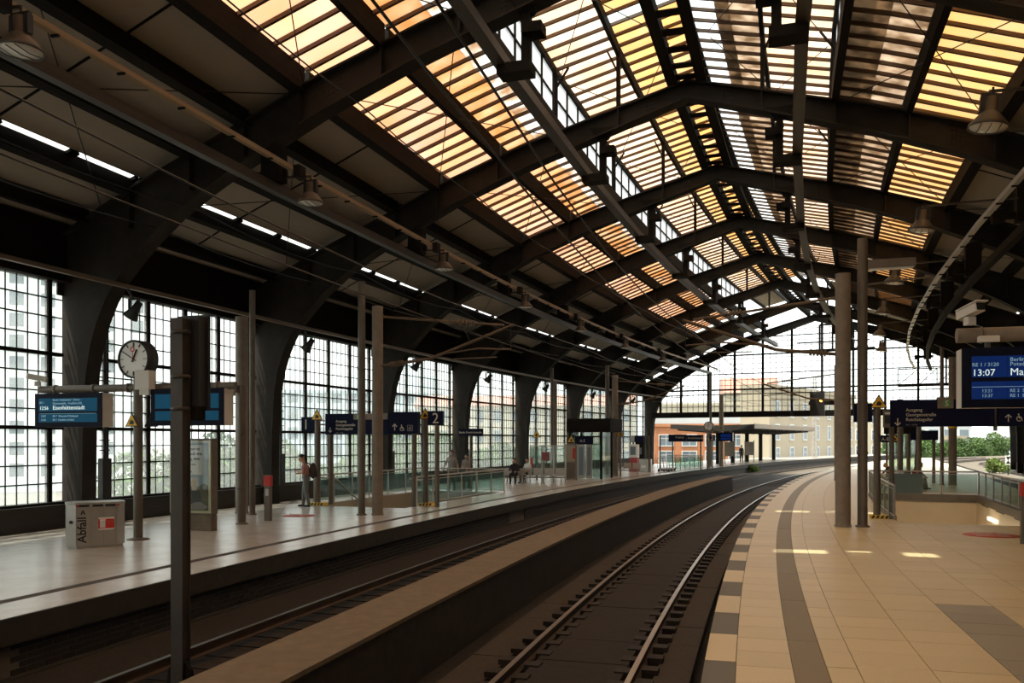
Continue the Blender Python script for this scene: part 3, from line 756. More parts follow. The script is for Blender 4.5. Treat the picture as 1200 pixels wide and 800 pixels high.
# ------------------------------------------------------------------ catenary masts
def mast(label, s_, u_, r, h, thin=None, cant=0, z=0.0, group=None):
    t = thing('catenary_mast', label, 'mast', s_, u_, z, 0, group)
    mb = MB(); mb.cyl((0, 0, 0), (0, 0, h), r, n=20); mb.build('pole', 'mast_grey', t)
    mb = MB(); mb.lathe([(r + .02, 0), (r + .02, .05), (r, .06)], n=20); mb.build('collar', 'mast_grey', t); MB().cyl((0, 0, h), (0, 0, h + .02), r * 1.03, n=20).build('cap', 'mast_grey', t)
    if cant:
        d = cant; sg = 1 if d > 0 else -1
        mb = MB(); mb.cyl((0, 0, 5.95), (d * .93, 0, 5.52), .035); mb.build('top_tube', 'steel_brown', t)
        mb = MB(); mb.tube([(0, 0, 4.45), (d * .40, 0, 4.63), (d, 0, 5.52)], .045); mb.build('bracket_tube', 'steel_brown', t)
        mb = MB(); mb.tube([(d * .45, 0, 4.75), (d * .75, 0, 4.88), (d * .98, 0, 4.82)], .025); mb.bar((d * .55, 0, 4.60), (d * .88, 0, 4.62), .02, .03); mb.build('steady_arm', 'steel_brown', t)
        mb = MB()
        for q in range(5): mb.cyl((d * (.62 + q * .022), 0, 5.663 - q * .0102), (d * (.632 + q * .022), 0, 5.657 - q * .0102), .085, n=10)
        for q in range(5): mb.cyl((d * (.10 + q * .022), 0, 4.495 + q * .0098), (d * (.112 + q * .022), 0, 4.50 + q * .0098), .085, n=10)
        mb.build('insulator', 'steel_brown', t)
        mb = MB(); mb.tube([(d * .62, 0, 5.66), (d * .70, 0, 5.05)], .012, 5); mb.tube([(d * .98, 0, 5.5), (d * .98, 0, 4.82)], .012, 5); mb.build('dropper', 'black', t)
    return t
def pole(label, s_, u_, r, h, group=None, z=0.0):
    t = thing('steel_post', label, 'post', s_, u_, z, 0, group)
    MB().cyl((0, 0, 0), (0, 0, h), r, n=16).build('shaft', 'column', t)
    MB().lathe([(r + .05, 0), (r + .05, .03), (r, .05)], n=16).build('base_plate', 'column', t)
    for zz in (h * .25, h * .62): MB().lathe([(r, zz), (r + .012, zz + .01), (r + .012, zz + .07), (r, zz + .08)], n=16).build('clamp', 'column', t)
    return t
mast('thick grey catenary mast beside the stairwell of the polished platform', 23.13, -10.62, .165, 6.23, cant=4.3)
pole('tall thin post standing next to the thick mast by the polished platform stairwell', 23.0, -11.08, .11, 7.0)
mast('thick grey catenary mast standing in front of the lift', 51.5, -10.62, .19, 6.27, cant=4.3)
pole('tall thin post next to the mast in front of the lift', 51.3, -11.05, .12, 6.9)
mast('grey catenary mast close to the windows behind the departure boards', 22.4, -14.85, .19, 6.0)
pole('tall thin post next to the mast close to the windows', 22.05, -14.22, .09, 6.74)
mast('grey catenary mast close to the windows behind the glass shelter', 51.7, -14.75, .19, 6.0)
pole('tall thin post behind the glass shelter next to a mast', 50.6, -14.45, .11, 6.8)
mast('grey catenary mast at the end of the polished platform near the small clock', 74.0, -8.95, .19, 6.1)
pole('tall thin post near the small far clock', 73.0, -9.6, .10, 8.0)
mast('thickest round tan mast on the beige slab platform', 23.7, 2.45, .19, 6.52, cant=-4.1)
pole('tall thin tan post next to the thickest round mast', 23.85, 2.93, .125, 7.45)
mast('tan catenary mast far down the beige platform behind the thickest mast', 51.2, 2.35, .19, 6.4, cant=-4.1)
mast('tan mast with a yellow collar beyond the stair railing', 48.4, 7.86, .19, 6.4)
pole('thin tan post beside the mast with the yellow collar', 48.1, 7.36, .09, 6.9)
MB().lathe([(.2, 2.84), (.21, 2.85), (.21, 2.95), (.2, 2.96)], n=16).build('collar', 'yellow', bpy.data.objects['catenary_mast.%03d' % 7])
pole('slim post with a grey box behind the departure boards', 19.6, -12.78, .11, 3.7)
# lit tube lamp on the thin right post
t = thing('tube_lamp', 'long grey tube lamp held out from the thin tan post', 'lamp', 23.85, 2.93, 6.75)
MB().box(.12, 1.25, -.12, .12, -.10, .12).build('housing', 'column', t); MB().box(.16, 1.2, -.09, .09, -.13, -.10).build('diffuser', 'lamp_glass', t)
MB().bar((0, 0, -.5), (1.7, .3, -.32), .04, .04).build('strut', 'column', t)
# contact wires above the tracks
for nm_, uc_ in (('beige slab platform', -1.67), ('brick-faced platform', -6.05)):
    t = thing('contact_wire', 'thin black overhead wires above the track by the ' + nm_, 'wire', M=Matrix())
    for zz, r_, n_ in ((5.6, .014, 'carrier_wire'), (4.85, .012, 'running_wire')):
        MB().tube([P(q, uc_ - .2 * math.sin(q * .11), zz - (.25 * abs(math.sin(q * .11)) if zz > 5 else 0)) for q in range(2, 150, 4)], r_, 5).build(n_, 'black', t)

# ------------------------------------------------------------------ mast with signal box standing in the track bed
t = thing('signal_mast', 'dark steel mast between the tracks with a black signal box on top', 'mast', 8.28, -5.72, -.80, 0)
mb = MB(); mb.box(-.075, .075, -.075, -.06, 0, 4.40); mb.box(-.075, .075, .06, .075, 0, 4.40); mb.box(-.06, .06, -.06, .06, 0, 4.40); mb.build('shaft', 'steel_light', t)
mb = MB(); mb.box(-.2, .2, -.2, .2, 0, .04); mb.prism_xz([(.07, .04), (.2, .04), (.14, .46), (.07, .56)], -.03, .03); mb.prism_xz([(-.2, .04), (-.07, .04), (-.07, .56), (-.14, .46)], -.03, .03); mb.build('base_plate', 'steel', t)
sb = MB(); sb.box(-.10, .17, .09, .26, 3.42, 4.44); s_o = sb.build('signal_box', 'black', t)
mb = MB(); mb.box(-.12, .19, .24, .28, 3.38, 4.47); mb.box(-.10, -.02, -.02, .10, 3.5, 3.56); mb.build('back_plate', 'black', s_o)
for zz in (3.36, 3.72, 4.22): MB().lathe([(.095, zz), (.108, zz + .01), (.108, zz + .04), (.095, zz + .05)], n=12).build('clamp', 'steel_light', t)
mb = MB(); mb.box(.0, .15, .09, .24, 3.26, 3.42); mb.build('cable_box', 'steel', t)

# ------------------------------------------------------------------ clock post with cross pipe, clock and displays
t = thing('clock_post', 'grey post with a long cross pipe carrying clock and departure boards', 'post', 16.0, -12.89)
MB().cyl((0, 0, 0), (0, 0, 3.62), .10, n=18).build('shaft', 'column', t)
MB().cyl((-2.75, 0, 3.42), (2.55, 0, 3.42), .085, n=14).build('cross_pipe', 'column', t)
mb = MB(); mb.lathe([(.24, 0), (.24, .02), (.12, .05), (.10, .06)], n=18); mb.build('base_plate', 'column', t)
for x in (-2.3, -1.2, -.25, .3, 1.0, 2.1): MB().lathe([(.085, x - .04), (.105, x - .035), (.105, x + .035), (.085, x + .04)], (0, 0, 3.42), 14, 'x').build('pipe_collar', 'column', t)
def clock(label, s_, u_, z_, r, hour, minute):
    t = thing('station_clock', label, 'clock', s_, u_, z_, math.radians(-2))
    mb = MB(); mb.lathe([(0, .16), (r + .03, .16), (r + .03, -.16), (r, -.17), (r - .015, -.15), (r - .015, -.13)], n=36, axis='y'); mb.build('case', 'black', t)
    f = MB(); f.cyl((0, -.12, 0), (0, -.135, 0), r - .01, n=36); fo = f.build('dial', 'white', t)
    for i in range(12):
        a = math.pi * i / 6; d = Vector((math.sin(a), 0, math.cos(a))); l = .16 if i % 3 == 0 else .12
        MB().bar(d * (r * .93) + Vector((0, -.14, 0)), d * (r * (.93 - l * 1.5)) + Vector((0, -.14, 0)), r * .10, .01).build('hour_mark', 'black', fo)
    for ang, l, w_, nm in ((2 * math.pi * (hour % 12 + minute / 60) / 12, .58, .13, 'hour_hand'), (2 * math.pi * minute / 60, .88, .085, 'minute_hand')):
        d = Vector((math.sin(ang), 0, math.cos(ang))); MB().bar(d * (-r * .18) + Vector((0, -.15, 0)), d * (r * l) + Vector((0, -.15, 0)), r * w_, .01).build(nm, 'black', t)
    d = Vector((math.sin(-.08), 0, math.cos(-.08))); mb = MB(); mb.bar(d * (-r * .1) + Vector((0, -.16, 0)), d * (r * .42) + Vector((0, -.16, 0)), r * .03, .008)
    cc = d * (r * .55); mb.lathe([(r * .10, -.004), (r * .15, -.004), (r * .15, .004), (r * .10, .004)], (cc.x, -.16, cc.z), 16, 'y'); mb.build('second_hand', 'red', t)
    return t
ck = clock('round white station clock showing ten to one above the departure boards', 16.0, -12.89, 4.05, .40, 12, 50)
MB().box(-.09, .09, -.05, .05, -.58, -.38).build('stem', 'column', ck)
def display(label, s_, u0, u1, z0, z1, rows, mblue, lines, side_m='offwhite', deep=.34, gapv=.42):
    uc_ = (u0 + u1) / 2; W = u1 - u0; Hh = z1 - z0
    t = thing('departure_display', label, 'display', s_, uc_, z0)
    MB().box(-W / 2, W / 2, -deep / 2, deep / 2, 0, Hh).build('casing', side_m, t)
    fr = MB(); fr.box(-W / 2 - .005, W / 2 + .005, -deep / 2 - .03, -deep / 2, -.005, Hh + .005); fo = fr.build('front_frame', 'screen_frame', t)
    y = -deep / 2 - .033
    m_ = .11; zmid = Hh * gapv
    nseg = 4
    for (za, zb) in ((m_, zmid - .02), (zmid + .035, Hh - m_)):
        for i in range(nseg):
            a = -W / 2 + m_ + (W - 2 * m_) * i / nseg; b = -W / 2 + m_ + (W - 2 * m_) * (i + 1) / nseg
            MB().box(a + .002, b - .002, y, y + .02, za, zb).build('screen', mblue, t)
    for (body, size, x, z, mm, bold) in lines: txt(t, body, size, -W / 2 + x, y - .004, z, mm, bold=bold)
    for x in (-W * .32, W * .32): MB().bar((x, 0, Hh), (x, 0, Hh + .14), .06, .06).build('hanger', 'column', t)
    return t
d1 = display('departure display lit blue reading 12:56 below the round clock', 16.0, -15.60, -13.72, 2.54, 3.31, 2, 'screen_blue',
    [('12:56', .115, .14, .40, 'screen_text', 0), ('Eisenhüttenstadt', .135, .52, .40, 'screen_text', 0), ('Berlin Ostbahnhof - Erkner -', .07, .52, .60, 'screen_text_dim', 0), ('Fürstenwalde - Frankfurt (O)', .07, .52, .52, 'screen_text_dim', 0), ('RE 1', .07, .14, .54, 'screen_text_dim', 0),
     ('13:07', .065, .18, .23, 'screen_text_dim', 0), ('RE 7  Wünsdorf-Waldstadt', .065, .52, .23, 'screen_text_dim', 0), ('13:26', .065, .18, .145, 'screen_text_dim', 0), ('RE 1  Frankfurt (Oder)', .065, .52, .145, 'screen_text_dim', 0)])
mb = MB(); mb.box(-.80, .80, -.208, -.204, .305, .311); mb.build('divider_line', 'screen_text_dim', d1)
display('blank blue departure display hanging behind the signal mast', 16.0, -12.38, -10.52, 2.56, 3.36, 2, 'screen_blue', [])
d3 = display('large blue departure display reading 13:07 under a white camera', 12.85, 3.17, 5.10, 2.67, 3.46, 2, 'screen_deep',
    [('13:07', .125, .115, .42, 'screen_text', 0), ('RE 1 / 3120', .068, .115, .545, 'screen_text_dim', 0), ('Berlin Hbf - ', .075, .565, .605, 'screen_text_dim', 0), ('Potsdam Hbf', .075, .565, .545, 'screen_text_dim', 0), ('Magdeburg Hbf', .135, .565, .42, 'screen_text', 0),
     ('13:21', .06, .23, .20, 'screen_text_dim', 0), ('13:37', .06, .23, .135, 'screen_text_dim', 0), ('RE 2  Schwerin', .06, .565, .20, 'screen_text_dim', 0), ('RE 1  Brandenburg', .06, .565, .135, 'screen_text_dim', 0)], gapv=.46)
mb = MB(); mb.box(-.85, .85, -.208, -.204, .268, .274); mb.build('divider_line', 'screen_text_dim', d3)
# post and pipe carrying the right display
t = thing('display_post', 'tan post with a thick cross pipe holding the large 13:07 display', 'post', 12.9, 5.9)
MB().cyl((0, 0, 0), (0, 0, 3.8), .11, n=16).build('shaft', 'column', t); MB().cyl((-2.75, 0, 3.66), (.5, 0, 3.66), .10, n=16).build('cross_pipe', 'mast_grey', t)
for x in (-2.45, -1.6, -.9): MB().lathe([(.10, x - .012), (.115, x - .01), (.115, x + .01), (.10, x + .012)], (0, 0, 3.66), 16, 'x').build('pipe_collar', 'column', t)
def camera_box(label, s_, u_, z_, rot, tilt=-.18):
    t = thing('security_camera', label, 'camera', s_, u_, z_, rot)
    M = Matrix.Translation((0, 0, .16)) @ Matrix.Rotation(tilt, 4, 'X')
    mb = MB(M); mb.bbox(-.07, .07, -.22, .20, -.055, .065, .012); mb.box(-.085, .085, -.27, .17, .06, .075); h = mb.build('housing', 'offwhite', t)
    mb = MB(M); mb.cyl((0, -.222, 0), (0, -.20, 0), .05, n=14); mb.box(-.06, .06, -.226, -.219, -.045, .05); mb.build('lens', 'black', t)
    mb = MB(); mb.box(-.055, .055, -.055, .055, -.02, .09); mb.build('mount', 'offwhite', t)
    return t
camera_box('white security camera on the pipe end above the large 13:07 display', 12.75, 3.28, 3.80, math.radians(24))
camera_box('grey security camera on the pipe end above the Eisenhüttenstadt display', 15.9, -15.62, 3.52, math.radians(-60))
t = thing('loudspeaker', 'grey box loudspeaker on the cross pipe beside the round clock', 'loudspeaker', 15.82, -12.55, 3.36)
MB().bbox(-.20, .20, -.1, .1, 0, .42, .015).build('case', 'offwhite', t); MB().box(-.1, .15, -.06, .06, -.12, 0).build('bracket', 'offwhite', t)
t = thing('loudspeaker', 'small grey loudspeaker on the slim post behind the signal mast', 'loudspeaker', 19.45, -13.02, 3.42)
MB().bbox(-.12, .10, -.1, .1, 0, .32, .015).build('case', 'offwhite', t); MB().box(.08, .2, -.05, .05, .08, .24).build('bracket', 'column', t)
t = thing('loudspeaker', 'pale flat loudspeaker under the white security camera', 'loudspeaker', 12.72, 3.50, 3.545)
MB().bbox(-.13, .13, -.05, .05, 0, .08, .012).build('case', 'offwhite', t)

# ------------------------------------------------------------------ warning triangles
def triangle(parent, x, y, z, size):
    h = size * .866
    MB().prism_xz([(x - size / 2, z), (x + size / 2, z), (x, z + h)], y - .012, y).build('warning_sign', 'black', parent)
    k = .80; MB().prism_xz([(x - size * k / 2, z + h * .065), (x + size * k / 2, z + h * .065), (x, z + h * (.065 + k))], y - .018, y - .012).build('sign_face', 'yellow', parent)
    MB().prism_xz([(x - size * .17, z + h * .18), (x + size * .10, z + h * .16), (x + size * .2, z + h * .3), (x + size * .03, z + h * .50), (x - size * .1, z + h * .42)], y - .022, y - .018).build('sign_symbol', 'black', parent)
def warning_post(label, s_, u_, h, r=.10):
    t = thing('warning_post', label, 'post', s_, u_)
    MB().cyl((0, 0, 0), (0, 0, h), r, n=14).build('shaft', 'column', t)
    triangle(t, 0.04, -r - .01, h - .02, .46)
    mb = MB(); mb.bbox(-.20, .30, -.17, .17, 0, .10, .01); bo = mb.build('kerb_block', 'hazard', t)
    for i in range(4): MB().prism_xz([(-.16 + i * .12, .005), (-.10 + i * .12, .005), (-.06 + i * .12, .098), (-.12 + i * .12, .098)], -.176, -.17).build('stripe', 'black', bo)
    return t
warning_post('post with yellow warning triangle between the 1 board and exit sign', 25.8, -14.35, 2.95)
warning_post('post with yellow warning triangle between the exit sign and 2 board', 26.84, -10.78, 2.98)
warning_post('post with yellow warning triangle left of the Ausgang sign on beige slabs', 26.64, 3.50, 3.18)
triangle(bpy.data.objects['clock_post'], -.05, -.13, 2.54, .36)
MB().prism_xz([(.05, 2.54), (.42, 2.54), (.235, 2.86)], .13, .15).build('warning_sign', 'black', bpy.data.objects['clock_post'])

# ------------------------------------------------------------------ exit signs
def arrow(t, x, y, z, s_, up):
    k = 1 if up else -1; mb = MB()
    mb.bar((x, y, z - s_ * .5), (x, y, z + s_ * .5), s_ * .14, .006)
    for q in (-1, 1): mb.bar((x, y, z + k * s_ * .5), (x + q * s_ * .38, y, z + k * s_ * .1), .006, s_ * .14)
    mb.build('arrow', 'sign_text', t)
def wheelchair(t, x, y, z, s_):
    mb = MB(); mb.lathe([(s_ * .26, -.003), (s_ * .36, -.003), (s_ * .36, .003), (s_ * .26, .003)], (x, y, z + s_ * .36), 16, 'y')
    mb.cyl((x - s_ * .08, y - .003, z + s_ * .98), (x - s_ * .08, y + .003, z + s_ * .98), s_ * .1, n=10)
    mb.bar((x - s_ * .06, y, z + s_ * .86), (x, y, z + s_ * .42), s_ * .12, .006); mb.bar((x, y, z + s_ * .45), (x + s_ * .3, y, z + s_ * .42), .006, s_ * .1); mb.bar((x + s_ * .28, y, z + s_ * .44), (x + s_ * .45, y, z + s_ * .04), s_ * .1, .006)
    mb.build('wheelchair_symbol', 'sign_text', t)
def lift_symbol(t, x, y, z, s_):
    mb = MB(); 
    for a, b, c_, d_ in ((0, 1, 0, .07), (0, 1, .93, 1), (0, .07, 0, 1), (.93, 1, 0, 1)): mb.box(x + a * s_, x + b * s_, y - .003, y + .003, z + c_ * s_, z + d_ * s_)
    mb.box(x + .25 * s_, x + .45 * s_, y - .003, y + .003, z + .15 * s_, z + .7 * s_); mb.box(x + .6 * s_, x + .75 * s_, y - .003, y + .003, z + .15 * s_, z + .85 * s_)
    mb.build('lift_symbol', 'sign_text_dim', t)
def s_logo(t, x, y, z, r):
    mb = MB(); mb.cyl((x, y, z), (x, y - .012, z), r, n=22); mb.build('s_roundel', 'green_s', t)
    txt(t, 'S', r * 2.1, x, y - .016, z - r * .72, 'sign_text', 'CENTER', .004)
def board(t, x0, x1, z0, z1, nm='board', m_='sign_blue', d=.10): return MB().box(x0, x1, -d, d, z0, z1).build(nm, m_, t)
def exit_text(t, x, z, size):
    for i, l in enumerate(('Ausgang', 'Georgenstraße', 'Reichstagufer')): txt(t, l, size, x, -.105, z - i * size * 1.05, 'sign_text', bold=.001)
    txt(t, 'exit · sortie', size * .5, x, -.105, z - 3.05 * size, 'sign_text_dim')
U0 = -12.6
t = thing('exit_sign', 'dark blue hanging exit sign board on the polished platform', 'sign', 26.3, U0)
board(t, -14.31 - U0, -11.86 - U0, 2.44, 3.16); board(t, -11.84 - U0, -10.76 - U0, 2.46, 3.20)
exit_text(t, -14.31 - U0 + .42, 2.86, .125); arrow(t, -14.31 - U0 + .2, -.105, 2.60, .17, False)
MB().box(-13.19 - U0, -11.88 - U0, -.115, .115, 2.95, 3.16).build('plate', 'mast_grey', t); s_logo(t, -13.02 - U0, -.116, 3.05, .085)
arrow(t, -11.62 - U0, -.105, 2.68, .22, True); wheelchair(t, -11.35 - U0, -.105, 2.55, .2); lift_symbol(t, -11.15 - U0, -.105, 2.55, .2)
for x in (-14.15, -10.95): MB().cyl((x - U0, .02, 0), (x - U0, .02, 2.5), .09, n=14).build('leg', 'column', t)
for q, (nm_, a, b, z0, z1, px) in enumerate((('1', -15.30, -14.66, 2.56, 3.06, -15.0), ('2', -10.42, -9.88, 2.74, 3.22, -10.2))):
    t = thing('platform_number_sign', ('dark blue number board showing 1 on the window side of the exit sign', 'dark blue number board showing 2 on the track side of the exit sign')[q], 'sign', 26.3, (a + b) / 2)
    board(t, (a - b) / 2, (b - a) / 2, z0, z1, d=.06); txt(t, nm_, .50, -.13 if q == 0 else .02, -.065, z0 + .07, 'sign_text', 'CENTER')
    if q: MB().cyl((0.05, .0, 0), (.05, .0, z0 + .02), .08, n=14).build('pole', 'column', t)
    else: MB().box(.25, .60, -.02, .02, z0 + .2, z0 + .26).build('bracket', 'column', t)
t = thing('exit_sign', 'dark blue Ausgang exit sign above the beige platform stairwell', 'sign', 26.6, 5.2)
board(t, 3.84 - 5.2, 6.47 - 5.2, 2.62, 3.38); board(t, 6.56 - 5.2, 9.0 - 5.2, 2.62, 3.38)
exit_text(t, 3.84 - 5.2 + .40, 3.05, .128); arrow(t, 3.84 - 5.2 + .19, -.105, 2.76, .20, False)
MB().box(5.05 - 5.2, 5.45 - 5.2, -.125, .125, 3.13, 3.44).build('plate', 'mast_grey', t); s_logo(t, 5.28 - 5.2, -.126, 3.27, .105)
arrow(t, 6.80 - 5.2, -.105, 2.84, .20, True); wheelchair(t, 7.06 - 5.2, -.105, 2.75, .2); lift_symbol(t, 7.27 - 5.2, -.105, 2.74, .2)
for x in (6.52, 9.1): MB().cyl((x - 5.2, .1, 2.5), (x - 5.2, .1, 3.45), .05, n=12).build('bracket', 'column', t)
for x in (3.9, 9.1): MB().cyl((x - 5.2, .18, 0.1 if x < 4 else 0), (x - 5.2, .18, 2.7), .07, n=14).build('leg', 'column', t)
t = thing('platform_number_sign', 'dark blue number board showing 3 behind the thickest tan mast', 'sign', 26.6, 3.12)
board(t, -.25, .25, 2.76, 3.30, d=.06); txt(t, '3', .52, 0, -.065, 2.84, 'sign_text', 'CENTER', .004); MB().box(.2, .4, -.02, .02, 3.0, 3.06).build('bracket', 'column', t)
t = thing('station_name_sign', 'small dark blue station name sign reading Berlin Friedrichstraße', 'sign', 35.0, -12.58)
board(t, -.58, .58, 2.42, 2.76, d=.05); txt(t, 'Berlin Friedrichstraße', .125, 0, -.055, 2.55, 'sign_text', 'CENTER', .001); MB().cyl((0, .0, 0), (0, 0, 2.45), .07, n=12).build('pole', 'column', t)

# ------------------------------------------------------------------ bin, poster case, bollards, decals
M = Matrix.Translation((-8.78, 17.98, 0)) @ Matrix.Rotation(math.radians(31), 4, 'Z')
t = thing('waste_bin', 'stainless steel recycling bin lettered Abfall on the polished platform', 'bin', M=M)
def octo(w_, d_, c_): return [(-w_ / 2, -d_ / 2 + c_), (-w_ / 2 + c_, -d_ / 2), (w_ / 2 - c_, -d_ / 2), (w_ / 2, -d_ / 2 + c_), (w_ / 2, d_ / 2 - c_), (w_ / 2 - c_, d_ / 2), (-w_ / 2 + c_, d_ / 2), (-w_ / 2, d_ / 2 - c_)]
mb = MB(); mb.prism_xy(octo(1.10, .62, .16), .06, .90); mb.build('body', 'stainless', t)
mb = MB(); mb.prism_xy(octo(1.04, .56, .15), 0, .06); mb.build('plinth', 'galv', t)
mb = MB(); mb.prism_xy(octo(1.12, .64, .16), .90, .95); mb.build('lid', 'galv', t)
for x in (-.24, .02, .26): MB().box(x - .10, x + .10, -.325, -.31, .86, .905).build('opening', 'black', t)
for x in (-.36, .40): MB().box(x - .03, x + .03, -.325, -.318, .865, .90).build('sticker', 'red', t)
for x in (-.1, .13, .36): MB().box(x - .004, x + .004, -.314, -.308, .07, .88).build('seam', 'galv', t)
txt(t, 'Abfall', .235, -.20, -.316, .12, 'black', bold=.004, roll=math.pi / 2); txt(t, '>', .16, -.20, -.316, .70, 'black', bold=.006, roll=math.pi / 2)
MB().box(.03, .33, -.318, -.31, .39, .62).build('sticker', 'red', t); MB().box(.03, .33, -.320, -.31, .60, .63).build('sticker', 'white', t); MB().box(.03, .33, -.320, -.31, .37, .40).build('sticker', 'white', t)
MB().box(.06, .16, -.322, -.318, .42, .57).build('sticker', 'cloth_white', t); MB().box(.05, .17, -.322, -.317, .57, .59).build('sticker', 'white', t)
txt(t, '100%', .07, .18, -.320, .52, 'red_decal')
mb = MB(); mb.cyl((-.47, -.238, .55), (-.483, -.252, .55), .035, n=14); mb.build('lock', 'black', t)

t = thing('poster_case', 'tall poster case with a seated woman advert behind the signal mast', 'advertising case', 18.0, -12.92, 0, math.radians(0))
MB().bbox(-.72, .52, -.10, .12, 0, .42, .02).build('plinth', 'steel_brown', t)
MB().box(-.72, .52, -.10, .12, .42, 2.28).build('frame', 'column', t)
MB().box(-.70, .49, -.112, -.10, .44, 2.22).build('poster', 'poster_edge', t)
pst = MB().box(-.66, .42, -.116, -.112, .50, 2.18).build('poster', 'poster_sky', t)
mb = MB(); mb.prism_xz([(-.66, .50), (.42, .50), (.42, 1.12), (.30, 1.18), (.12, 1.08), (-.1, 1.05), (-.3, .98), (-.66, .92)], -.119, -.116); mb.build('print', 'poster_grass', pst)
mb = MB(); mb.prism_xz([(-.62, 1.38), (.27, 1.38), (.27, 2.12), (-.62, 2.12)], -.119, -.116); mb.build('print', 'cloth_white', pst)
mb = MB(Matrix.Translation((.12, 0, 0))); mb.prism_xz([(-.32, .58), (.05, .55), (.12, .70), (.06, 1.0), (-.02, 1.1), (-.2, 1.1), (-.28, .9)], -.122, -.119); mb.build('print', 'poster_jacket', pst)
mb = MB(Matrix.Translation((.12, 0, 0))); mb.prism_xz([(-.17, 1.0), (-.04, 1.0), (-.01, 1.2), (-.05, 1.33), (-.13, 1.33), (-.19, 1.2)], -.124, -.122); mb.build('print', 'poster_tan', pst)
mb = MB(Matrix.Translation((.12, 0, 0))); mb.prism_xz([(-.3, .52), (.2, .52), (.3, .60), (.1, .72), (-.1, .70), (-.25, .64)], -.125, -.122); mb.build('print', 'cloth_grey', pst)
for i, l in enumerate(('Zusammen ist', 'mehr Stadt drin.', 'Ein Weg, dein')): txt(pst, l, .105, -.42, -.121, 1.99 - i * .12, 'black', bold=.002)
txt(pst, 'Jetzt App laden', .06, -.30, -.121, 1.62, 'cloth_dark'); txt(pst, 'Uber', .12, -.30, -.121, 1.42, 'black', bold=.003)
MB().box(-.70, .49, -.135, -.130, .44, 2.24).build('cover_glass', 'clear_glass', t)

def bollard(label, s_, u_, h, w_=.10):
    t = thing('help_post', label, 'post', s_, u_)
    MB().bbox(-w_, w_, -.06, .06, 0, h, .012).build('body', 'column', t); MB().box(-w_ - .004, w_ + .004, -.066, .066, h - .30, h - .02).build('red_band', 'red', t)
    MB().box(-w_ * .5, w_ * .5, -.064, -.06, h * .55, h * .7).build('panel', 'galv', t); return t
bollard('short grey post with a red band on the polished platform', 20.6, -12.66, 1.27)
bollard('short grey post with a red band at the corner of the stair railing', 20.95, 5.98, 1.33)
def decal(label, s_, u_, r):
    t = thing('floor_decal', label, 'floor sticker', s_, u_, 0.0025)
    MB().lathe([(0, 0), (r, 0), (r, .0015), (0, .002)], n=40).build('disc', 'red_decal', t)
    MB().box(-r * .5, r * .5, -.02, .12, .002, .0035).build('pictogram', 'sign_text_dim', t)
    txt(t, 'Abstand halten', r * .2, 0, 0, .003, 'sign_text', 'CENTER')
    t.children[-1].matrix_local = Matrix.Translation((0, -.25, .003))
    t.children[-1].data = text_mesh('Abstand halten', r * .2, 'sign_text', 'CENTER')
decal('red round distance sticker on the beige slabs before the stairs', 22.64, 5.66, .62)
decal('red round distance sticker on the polished platform floor', 22.2, -12.72, .5)

# ------------------------------------------------------------------ railings
def railing(label, pts, group=None, glass=True, posts=1.35, diag=None, hgt=1.0, base=.0, gm='rail_glass'):
    t = thing('stair_railing', label, 'railing', M=Matrix.Translation(P(*pts[0], 0))); O = P(*pts[0], 0)
    X = [P(*p, 0) - O for p in pts]; up = Vector((0, 0, 1))
    mb = MB(); mb.tube([x + up * hgt for x in X], .03, 10); mb.build('handrail', 'galv', t)
    mb = MB(); mb.tube([x + up * (base + .10) for x in X], .015, 6); mb.tube([x + up * (hgt - .11) for x in X], .012, 6); mb.build('rod', 'galv', t)
    for a, b in zip(X[:-1], X[1:]):
        L = (b - a).length; n = max(1, round(L / posts))
        for i in range(n + 1):
            p = a + (b - a) * (i / n)
            if i or a is X[0]: MB().bar(p + up * base, p + up * hgt, .05, .03).build('post', 'galv', t)
            if glass and i < n:
                q = a + (b - a) * ((i + 1) / n); d = (q - p).normalized() * .05; nn = Vector((-d.y, d.x, 0)).normalized() * .006
                mb = MB(); mb.add([p + d + nn + up * (base + .12), q - d + nn + up * (base + .12), q - d + nn + up * (hgt - .13), p + d + nn + up * (hgt - .13), p + d - nn + up * (base + .12), q - d - nn + up * (base + .12), q - d - nn + up * (hgt - .13), p + d - nn + up * (hgt - .13)],
                    [(0, 1, 2, 3), (7, 6, 5, 4), (0, 4, 5, 1), (1, 5, 6, 2), (2, 6, 7, 3), (3, 7, 4, 0)]); mb.build('glass_panel', gm, t)
    return t
railing('steel and glass railing around the stairwell of the polished platform', [(26.2, -10.8), (30, -10.8), (34.5, -10.8), (34.5, -14.75), (30, -14.75), (26.2, -14.75)])
t = thing('stair_handrail', 'slanting steel handrail going down the polished platform stairs by the windows', 'handrail', M=Matrix())
MB().tube([P(26.0, -14.5, .95), P(27.2, -14.5, .86), P(32, -14.5, -1.9)], .03, 8).build('rail', 'galv', t)
t = thing('stair_handrail', 'slanting steel handrail going down the polished platform stairs by the thick mast', 'handrail', M=Matrix())
MB().tube([P(26.2, -11.05, .95), P(27.0, -11.05, .86), P(31, -11.05, -1.5)], .03, 8).build('rail', 'galv', t)
r_ = railing('steel and glass railing around the stairwell of the beige slab platform', [(25.5, 3.85), (31.5, 3.82), (37.8, 3.85), (37.8, 7.80), (33, 7.82), (29, 7.82), (25.5, 7.85)], base=.06)
mb = MB(); mb.sbox(4.75, 5.80, 37.65, 37.68, .16, .88); mb.sbox(4.75, 5.8, 37.62, 37.65, .12, .90)
pn = mb.build('info_panel', 'rail_glass'); pn.parent = r_; pn.matrix_parent_inverse = Matrix.Identity(4); pn.matrix_local = Matrix.Translation(-P(25.5, 3.85))
pn.data.materials.clear(); mat('panel_green', (0.05, 0.075, 0.055), .3); pn.data.materials.append(MATS['panel_green'])

